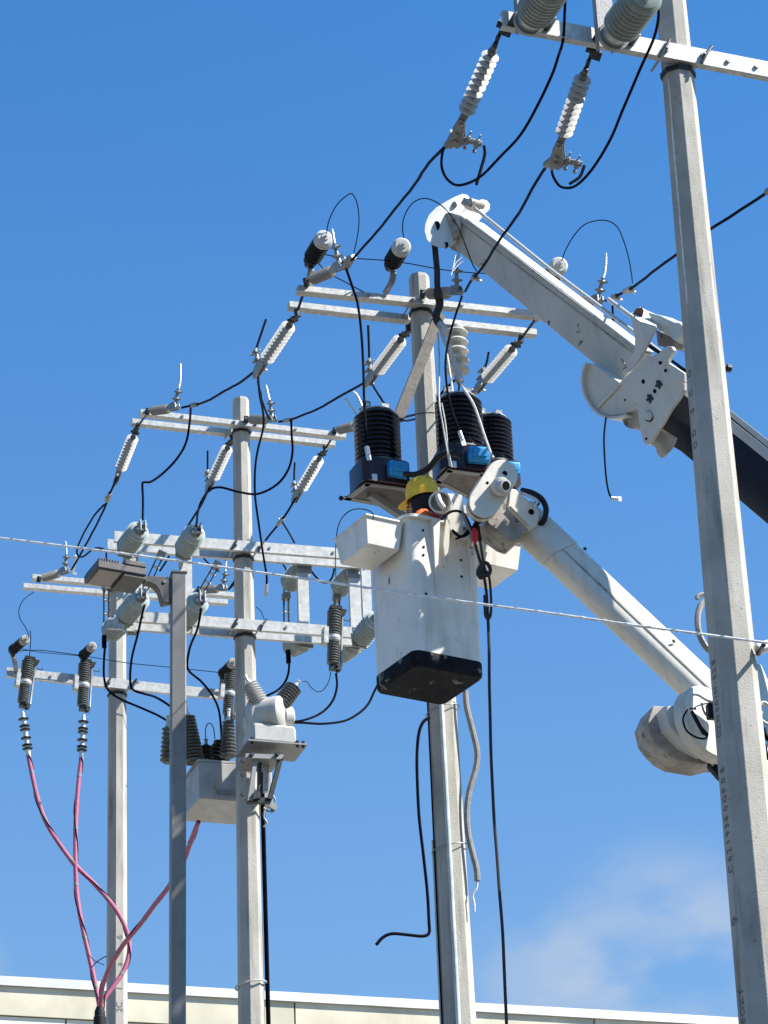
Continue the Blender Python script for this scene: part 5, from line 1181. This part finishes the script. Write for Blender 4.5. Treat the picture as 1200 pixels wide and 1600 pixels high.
wire('thin wire hanging from the far left crossarm to the leftmost arrester', [(53, 925, 27.2), (38, 936, 27.1), (30, 951, 27.1), (31, 966, 27.1), (39, 979, 27.1), (44, 990, 27.05), (44, 1000, 27.0)], r=.0042, group=GR)
wire('thin twin wires running level behind the two left cutouts', [(30, 1017, 27.3), (60, 1016, 27.3), (90, 1019, 27.3), (125, 1024, 27.3), (150, 1028, 27.3), (200, 1036, 27.3), (260, 1042, 27.3), (345, 1051, 27.3)], r=.0042, group=GR)
wire('thin wire sagging under the level one between the two left cutouts', [(34, 1014, 27.35), (62, 1019, 27.35), (95, 1022, 27.35), (128, 1025, 27.35)], r=.0035, group=GR)
wire('thin lead standing on the leftmost cutout', [(47, 985, 27.05), (48, 1000, 27.1), (46, 1026, 27.2)], r=.0042, group=GR)
wire('thin wire arching up from the left tool tray', [(583, 812, 17.1), (582, 802, 17.1), (570, 796, 17.1), (552, 796, 17.2), (537, 806, 17.3), (528, 824, 17.5), (525, 850, 18.0), (524, 880, 20), (525, 905, 23.0)], r=.0035)
wire('thin wire between two shadows beside the switch pole right side', [(400, 948, 24.1), (408, 956, 24.1), (413, 968, 24.1)], r=.0035)
wire('tiny loop wire behind the lamp post on the tank', [(322, 1160, 24.4), (321, 1140, 24.4), (326, 1130, 24.4), (333, 1136, 24.4), (336, 1155, 24.4)], r=.0045)
wire('thin wire tied round the pole between the black transformers', [(626, 655, 17.9), (640, 650, 17.95), (655, 646, 18.05), (675, 645, 18.1), (690, 648, 18.0)], r=.0045)
wire('dark wire loop between the left transformer and the pole', [(627, 656, 17.9), (636, 658, 17.95), (648, 655, 18.1)], r=.007)
wire('short bright wire stub beside the left black transformer top', [(539, 622, 17.9), (546, 632, 17.9), (556, 646, 17.9)], r=.008, m_='wire_alu')
wire('thick black secondary cable between two blue boxes above the helmet', [(632, 741, 17.62), (650, 741, 17.55), (668, 732, 17.45), (682, 716, 17.35), (696, 707, 17.3), (715, 709, 17.28), (722, 714, 17.28)], r=.022, m_='rubber_dark', name='cable', cat='cable')
wire('thin cable drooping from the left blue box', [(636, 745, 17.6), (641, 752, 17.6), (643, 760, 17.6)], r=.008)
wire('black hose curling at the right of the boom knuckle', [(815, 766, 17.0), (832, 771, 16.95), (846, 780, 16.9), (853, 795, 16.9), (850, 812, 16.9), (843, 820, 16.95)], r=.020, m_='rubber_dark', name='hose', cat='hose')
wire('pale fitting wire beside the curled black hose', [(808, 768, 16.95), (825, 774, 16.9), (838, 782, 16.85), (834, 792, 16.85)], r=.010, m_='wire_alu')
# bright sling lines to the transformers
GS = 'pale lifting slings over the transformers'
wire('twisted pale rope from the pole top to the knuckle', [(685, 506, 17.6), (690, 524, 17.5), (700, 547, 17.45), (711, 575, 17.4), (722, 602, 17.3), (738, 628, 17.2), (747, 650, 17.15), (756, 678, 17.1), (765, 705, 17.05), (771, 716, 17.0)], r=.010, m_='rope_white', name='rope', cat='rope', group=GS)
wire('knotted upper part of the pale rope left of the discs', [(688, 504, 17.6), (694, 512, 17.5), (692, 526, 17.5), (702, 545, 17.4), (708, 560, 17.4), (716, 584, 17.35), (722, 596, 17.3)], r=.015, m_='rope_white', name='rope', cat='rope', group=GS)
wire('pale wire sling down the left of the middle black transformer', [(684, 520, 17.55), (686, 560, 17.5), (687, 628, 17.28), (692, 660, 17.26), (698, 695, 17.25), (703, 728, 17.24)], r=.006, m_='rope_white', name='rope', cat='rope', group=GS)
wire('second strand of the pale sling on the middle black transformer', [(690, 630, 17.3), (696, 662, 17.27), (700, 700, 17.26), (706, 730, 17.25)], r=.005, m_='rope_white', name='rope', cat='rope', group=GS)
wire('white strip rising from the middle black transformer to the discs', [(708, 622, 17.7), (705, 598, 17.8), (700, 568, 17.9), (697, 545, 18.0)], r=.008, m_='rope_white', name='rope', cat='rope', group=GS)
# crane strap and small hanging wire
mb = MB(); sp = path([(679, 382), (681, 402), (683, 425), (683, 440), (684, 456)], 17.62)
for a, b in zip(sp, sp[1:]): mb.bar(a, b+(b-a)*.1, .042, .012, Nn)
mb2 = MB().lathe(sp[-1]+ZZ*.02, -ZZ, [(0, .03), (.05, .034), (.08, .02)], 10)
rt = thing('lifting_strap', 'dark strap hanging from the crane arm head to the pole top', 'strap', sp[0]); part('webbing', mb, 'rope_dark', rt); part('knot', mb2, 'rope_dark', rt)
mb = MB()
for a, b in zip(path([(684, 458), (687, 476), (681, 495), (690, 510)], 17.66), path([(684, 458), (687, 476), (681, 495), (690, 510)], 17.66)[1:]): mb.bar(a, b+(b-a)*.1, .05, .03, Nn)
part('wrapped_end', mb, 'rope_dark', rt)
for i_, pts in enumerate(([(712, 398), (709, 412), (705, 430)], [(724, 408), (716, 414), (708, 424)], [(722, 402), (713, 410), (708, 420)])):
    wire(('tallest', 'lowest', 'middle')[i_]+' frayed wire strand spreading beside the crane strap', pts, 16.95, r=.004, m_='wire_alu')
wire('thin black wire hanging below the round hinge housing of the crane', [(947, 652, 14.8), (944, 680, 14.8), (944, 710, 14.8), (946, 745, 14.8), (950, 768, 14.8), (955, 778, 14.8), (962, 779, 14.8)], r=.006, lug=.03)
wire('black wire stub hanging behind the tension rods', [(957, 478, 16.9), (958, 500, 16.9), (958, 522, 16.9)], r=.008)
# hoses and cables lower down
wire('loose black cable dangling beside the pole with its end curled left', [(671, 1121, 17.9), (660, 1128, 17.9), (653, 1150, 17.9), (651, 1200, 17.9), (655, 1270, 17.9), (662, 1335, 17.9), (668, 1390, 17.9), (670, 1440, 17.9), (670, 1458, 17.9), (660, 1463, 17.9), (638, 1461, 17.9), (612, 1459, 17.9), (597, 1465, 17.9), (588, 1476, 17.9)], r=.011, name='cable', cat='cable')
wire('thick grey conduit bowing out at the right of the pole under the bucket', [(727, 1080, 18.2), (730, 1105, 18.2), (738, 1140, 18.2), (745, 1175, 18.2), (743, 1200, 18.2), (733, 1235, 18.2), (729, 1265, 18.2), (731, 1300, 18.2), (739, 1335, 18.2), (745, 1360, 18.2), (746, 1376, 18.2)], r=.021, m_='hose_grey', name='conduit', cat='conduit')
wire('stripped wire ends under the bowed grey conduit', [(746, 1376, 18.2), (744, 1388, 18.2), (738, 1398, 18.2), (740, 1412, 18.2), (741, 1425, 18.2)], r=.009, m_='wire_alu')
pb = POLES['B']
def on_pole(key, px, Doff, D): return [Q(x, y, D+Doff) for x, y in px]
def pole_line(name, label, key, ang, z0, z1, r, m_, cat, extra=.0):
    P = POLES[key]; an = P['n0']+ang; nf = V((math.cos(an), math.sin(an), 0)); pts = []
    for i in range(9):
        z = z0+(z1-z0)*i/8; pts.append(P['ax'](z)+nf*(P['wd'](z)/2*1.06+r+extra))
    o = single(name, MB().tube(pts, r, 10), m_, label, cat); return o
zt_ = Q(700, 1095, DB).z
pole_line('conduit', 'pale straight pipe running down the front edge of the pole under the bucket', 'B', -math.pi/8, .1, zt_+.3, .017, 'pvc', 'pipe')
pole_line('conduit', 'thin dark pipe down the left side of the pole under the bucket', 'B', -math.pi*.62, .1, Q(684, 1310, DB).z, .011, 'pvc', 'pipe')
pole_line('cable', 'black cable clipped to the left side of the pole under the bucket', 'B', -math.pi*.55, .1, zt_+.2, .006, 'wire_black', 'cable')
pole_line('cable', 'thick black cable running down the right side of the switch pole', 'C', math.pi*.42, .1, Q(405, 1195, DC).z, .017, 'wire_black', 'cable', .01)
pole_line('cable', 'thinner black cable beside the thick one on the switch pole', 'C', math.pi*.36, .1, Q(405, 1190, DC).z, .010, 'wire_black', 'cable', .03)
def tie(label, key, z, r=.005, m_='rope_white', sl=.0):
    P = POLES[key]; c = P['ax'](z); R = P['wd'](z)/2/math.cos(math.pi/8)+.02
    pts = [c+V((math.cos(t), math.sin(t), 0))*R+ZZ*sl*math.cos(t) for t in [k*math.pi/12 for k in range(25)]]
    single('wire_tie', MB().tube(pts, r, 6), m_, label, 'wire tie')
tie('white tie round the switch pole near the bottom of the picture', 'C', Q(392, 1540, DC).z, .008, sl=.02)
tie('thin wire tie round the pole and its pipe, left of the dangling rope', 'B', Q(705, 1328, DB).z, .004, 'clamp', .02)
tie('thin wire tie round the pole just under the bucket', 'B', Q(695, 1112, DB).z, .004, 'clamp', .03)
# step bolt on pole A
c = Q(1136, 575, DA); single('step_bolt', MB().tube([c-A_*.1, c+A_*.01], .012, 8).bolt(c, A_, .022, .02), 'steel_dark', 'dark bolt head sticking out of the right side of the near pole', 'bolt')
# handline on the bucket
rp = path([(741, 826, 16.9), (742, 845, 16.9), (747, 865, 16.9), (752, 882, 16.9), (757, 905, 16.9), (761, 940, 16.9), (763, 1000, 16.9), (765, 1100, 16.9), (771, 1250, 16.85), (779, 1380, 16.8), (786, 1480, 16.75), (792, 1610, 16.7)])
rt = thing('hand_line', 'long dark rope hanging from the bucket knuckle to the bottom edge', 'rope', rp[0])
part('rope', MB().tube(wobble(rp, .003), .0105, 8), 'rope_dark', rt)
part('rope_loop', MB().tube(path([(750, 845), (754, 870), (758, 890), (764, 900), (767, 930), (767, 958), (763, 967), (758, 960), (757, 930)], 16.85), .009, 8), 'rope_dark', rt)
part('ring', MB().tube(path([(752, 884), (750, 892), (755, 899), (763, 898), (766, 890), (762, 881), (755, 879), (752, 884)], 16.8), .013, 8), 'rope_dark', rt)
part('knot', MB().lathe(Q(752, 893, 16.84)+ZZ*.04, -ZZ, [(0, .02), (.03, .035), (.06, .035), (.09, .02)], 10), 'rope_dark', rt)
GH = 'hoses and ropes bunched at the bucket bracket'
for i_, (pts, r, mt_) in enumerate((([(722, 800), (726, 812), (733, 828), (738, 846), (736, 856)], .012, 'hose_grey'), ([(690, 812), (702, 800), (716, 798), (727, 806), (736, 824), (741, 842)], .009, 'wire_black'),
        ([(737, 806), (744, 815), (747, 832), (750, 846)], .014, 'epoxy_brown'), ([(706, 828), (718, 838), (730, 834), (742, 822), (754, 812)], .010, 'wire_black'), ([(752, 802), (748, 812), (741, 822), (738, 836)], .012, 'wire_black'), ([(712, 842), (722, 838), (732, 828)], .007, 'wire_black'))):
    lb = ('grey hose dropping from the bracket over the bucket front', 'black hose arching over the bucket bracket', 'brown hose at the right of the bucket bracket', 'black cable sagging under the bucket bracket', 'short black hose under the boom knuckle', 'thin black line on the bucket face under the bracket')[i_]
    wire(lb, pts, 16.98, r=r, m_=mt_, name='hose', cat='hose', group=GH)
single('red_rag', MB().lathe(Q(741, 826, 16.86), -ZZ, [(0, .012), (.03, .024), (.08, .022), (.11, .006)], 10), 'vest_red', 'small red tag tied among the ropes on the bucket', 'rag')
# ------------------------------------------------------------------ pink cables
GP = 'pink insulated cables dropping to the black sleeve'
def pink(label, px, D0, D1, r=.022):
    pts = path(px, D0, D1, 6); rt = thing('power_cable', label, 'cable', pts[0], GP)
    part('jacket', MB().tube(pts, r, 10), 'pink', rt)
    # grey wrapped earth braid beside it
    q = [p+A_*(r*1.1*math.sin(i*.35))+Nn*(r*1.1*math.cos(i*.35)) for i, p in enumerate(pts)]
    part('wrapped_wire', MB().tube(q, .0055, 6), 'wire_black', rt)
    for i in range(6, len(pts)-3, 11):
        d = (pts[i+1]-pts[i]).normalized(); part('tape_band', MB().lathe(pts[i], d, [(0, r*1.02), (.002, r*1.1), (.03, r*1.1), (.032, r*1.02)], 10), 'hose_grey', rt)
pink('pink cable bowing from the leftmost skirted end to the sleeve', [(44, 1180), (49, 1205), (58, 1245), (72, 1285), (95, 1322), (118, 1352), (150, 1384), (180, 1420), (198, 1455), (202, 1485), (194, 1515), (178, 1540), (162, 1562), (158, 1580)], DD-.3, DD-.5)
pink('pink cable hanging from the second skirted end to the sleeve', [(127, 1184), (124, 1210), (120, 1255), (118, 1300), (118, 1350), (120, 1395), (127, 1440), (137, 1485), (146, 1525), (154, 1565), (156, 1580)], DD-.3, DD-.5)
pink('pink cable rising right behind the lamp post to the steel tank', [(310, 1284), (298, 1315), (285, 1350), (264, 1385), (243, 1412), (220, 1443), (196, 1472), (176, 1502), (162, 1535), (156, 1570), (156, 1580)], DC+.5, DD-.45)
c = Q(156, 1572, DD-.5)
rt = thing('cable_sleeve', 'black sleeve gathering the pink cables over a grey pipe at the bottom left', 'pipe', c-ZZ*2)
part('boot', MB().lathe(c, -ZZ, [(0, .03), (.05, .05), (.10, .052), (.11, .06), (.26, .06)], 16), 'rubber_dark', rt)
part('pipe', MB().lathe(c-ZZ*.26, -ZZ, [(0, .055), (c.z-.30, .055)], 16), 'hose_grey', rt)
wire('thin dark wire tails crossing left of the farthest pole', [(137, 1490, 27), (146, 1500, 27), (156, 1505, 27), (163, 1508, 27)], r=.004)
wire('thin dark wire crossing upwards left of the farthest pole', [(143, 1512, 27), (150, 1504, 27), (160, 1497, 27), (167, 1494, 27)], r=.005)
# ------------------------------------------------------------------ the bright messenger wire crossing the whole picture
mp = [Q(x, y, D) for x, y, D in ((-60, 833, 15.0), (0, 840.5, 14.8), (100, 853, 14.5), (220, 868.5, 14.2), (340, 885, 13.9), (460, 902, 13.6), (600, 922, 13.25), (740, 942, 12.9), (860, 958, 12.6), (1000, 978, 12.3), (1100, 991, 12.15), (1190, 1003, 12.02), (1260, 1011, 11.95))]
rt = thing('messenger_wire', 'bright twisted steel wire crossing the whole picture in front of everything', 'wire', mp[0])
sm = smooth(mp, 8)
part('strand', MB().tube(sm, .0062, 6), 'wire_bright', rt)
dn = []
tot = 0
for a, b in zip(sm, sm[1:]):
    n_ = 14
    for k in range(n_):
        p = a.lerp(b, k/n_); ph = (tot+(b-a).length*k/n_)*2*math.pi/.12; dn.append(p+ZZ*.005*math.sin(ph)+Nn*.005*math.cos(ph))
    tot += (b-a).length
part('lay_wire', MB().tube(dn, .003, 4), 'wire_bright', rt)
c = Q(1196, 1010, 12.3); part('clamp', MB().lathe(c, (A_+ZZ*.5), [(-.05, .03), (.0, .03), (.06, .022)], 10), 'alu', rt)
part('clamp_arm', MB().tube([Q(1184, 1022, 12.35), Q(1193, 1008, 12.1)], .012, 6), 'steel_dark', rt)
# seam wire on pole A
P = POLES['A']; an = P['n0']-math.pi*.375; 
for z0_, z1_, lb in ((Q(1045, 130, DA).z, Q(1068, 480, DA).z, 'thin bright seam high on the shaded side of the near pole'),):
    pts = []
    for i in range(13):
        z = z0_+(z1_-z0_)*i/12; nf = V((math.cos(an), math.sin(an), 0)); pts.append(P['ax'](z)+nf*(P['wd'](z)/2/math.cos(math.pi/8)*1.0)+A_*random.uniform(-.003, .003))
    part('mould_seam', MB().tube(pts, .0045, 5), 'wire_bright', P['root'])
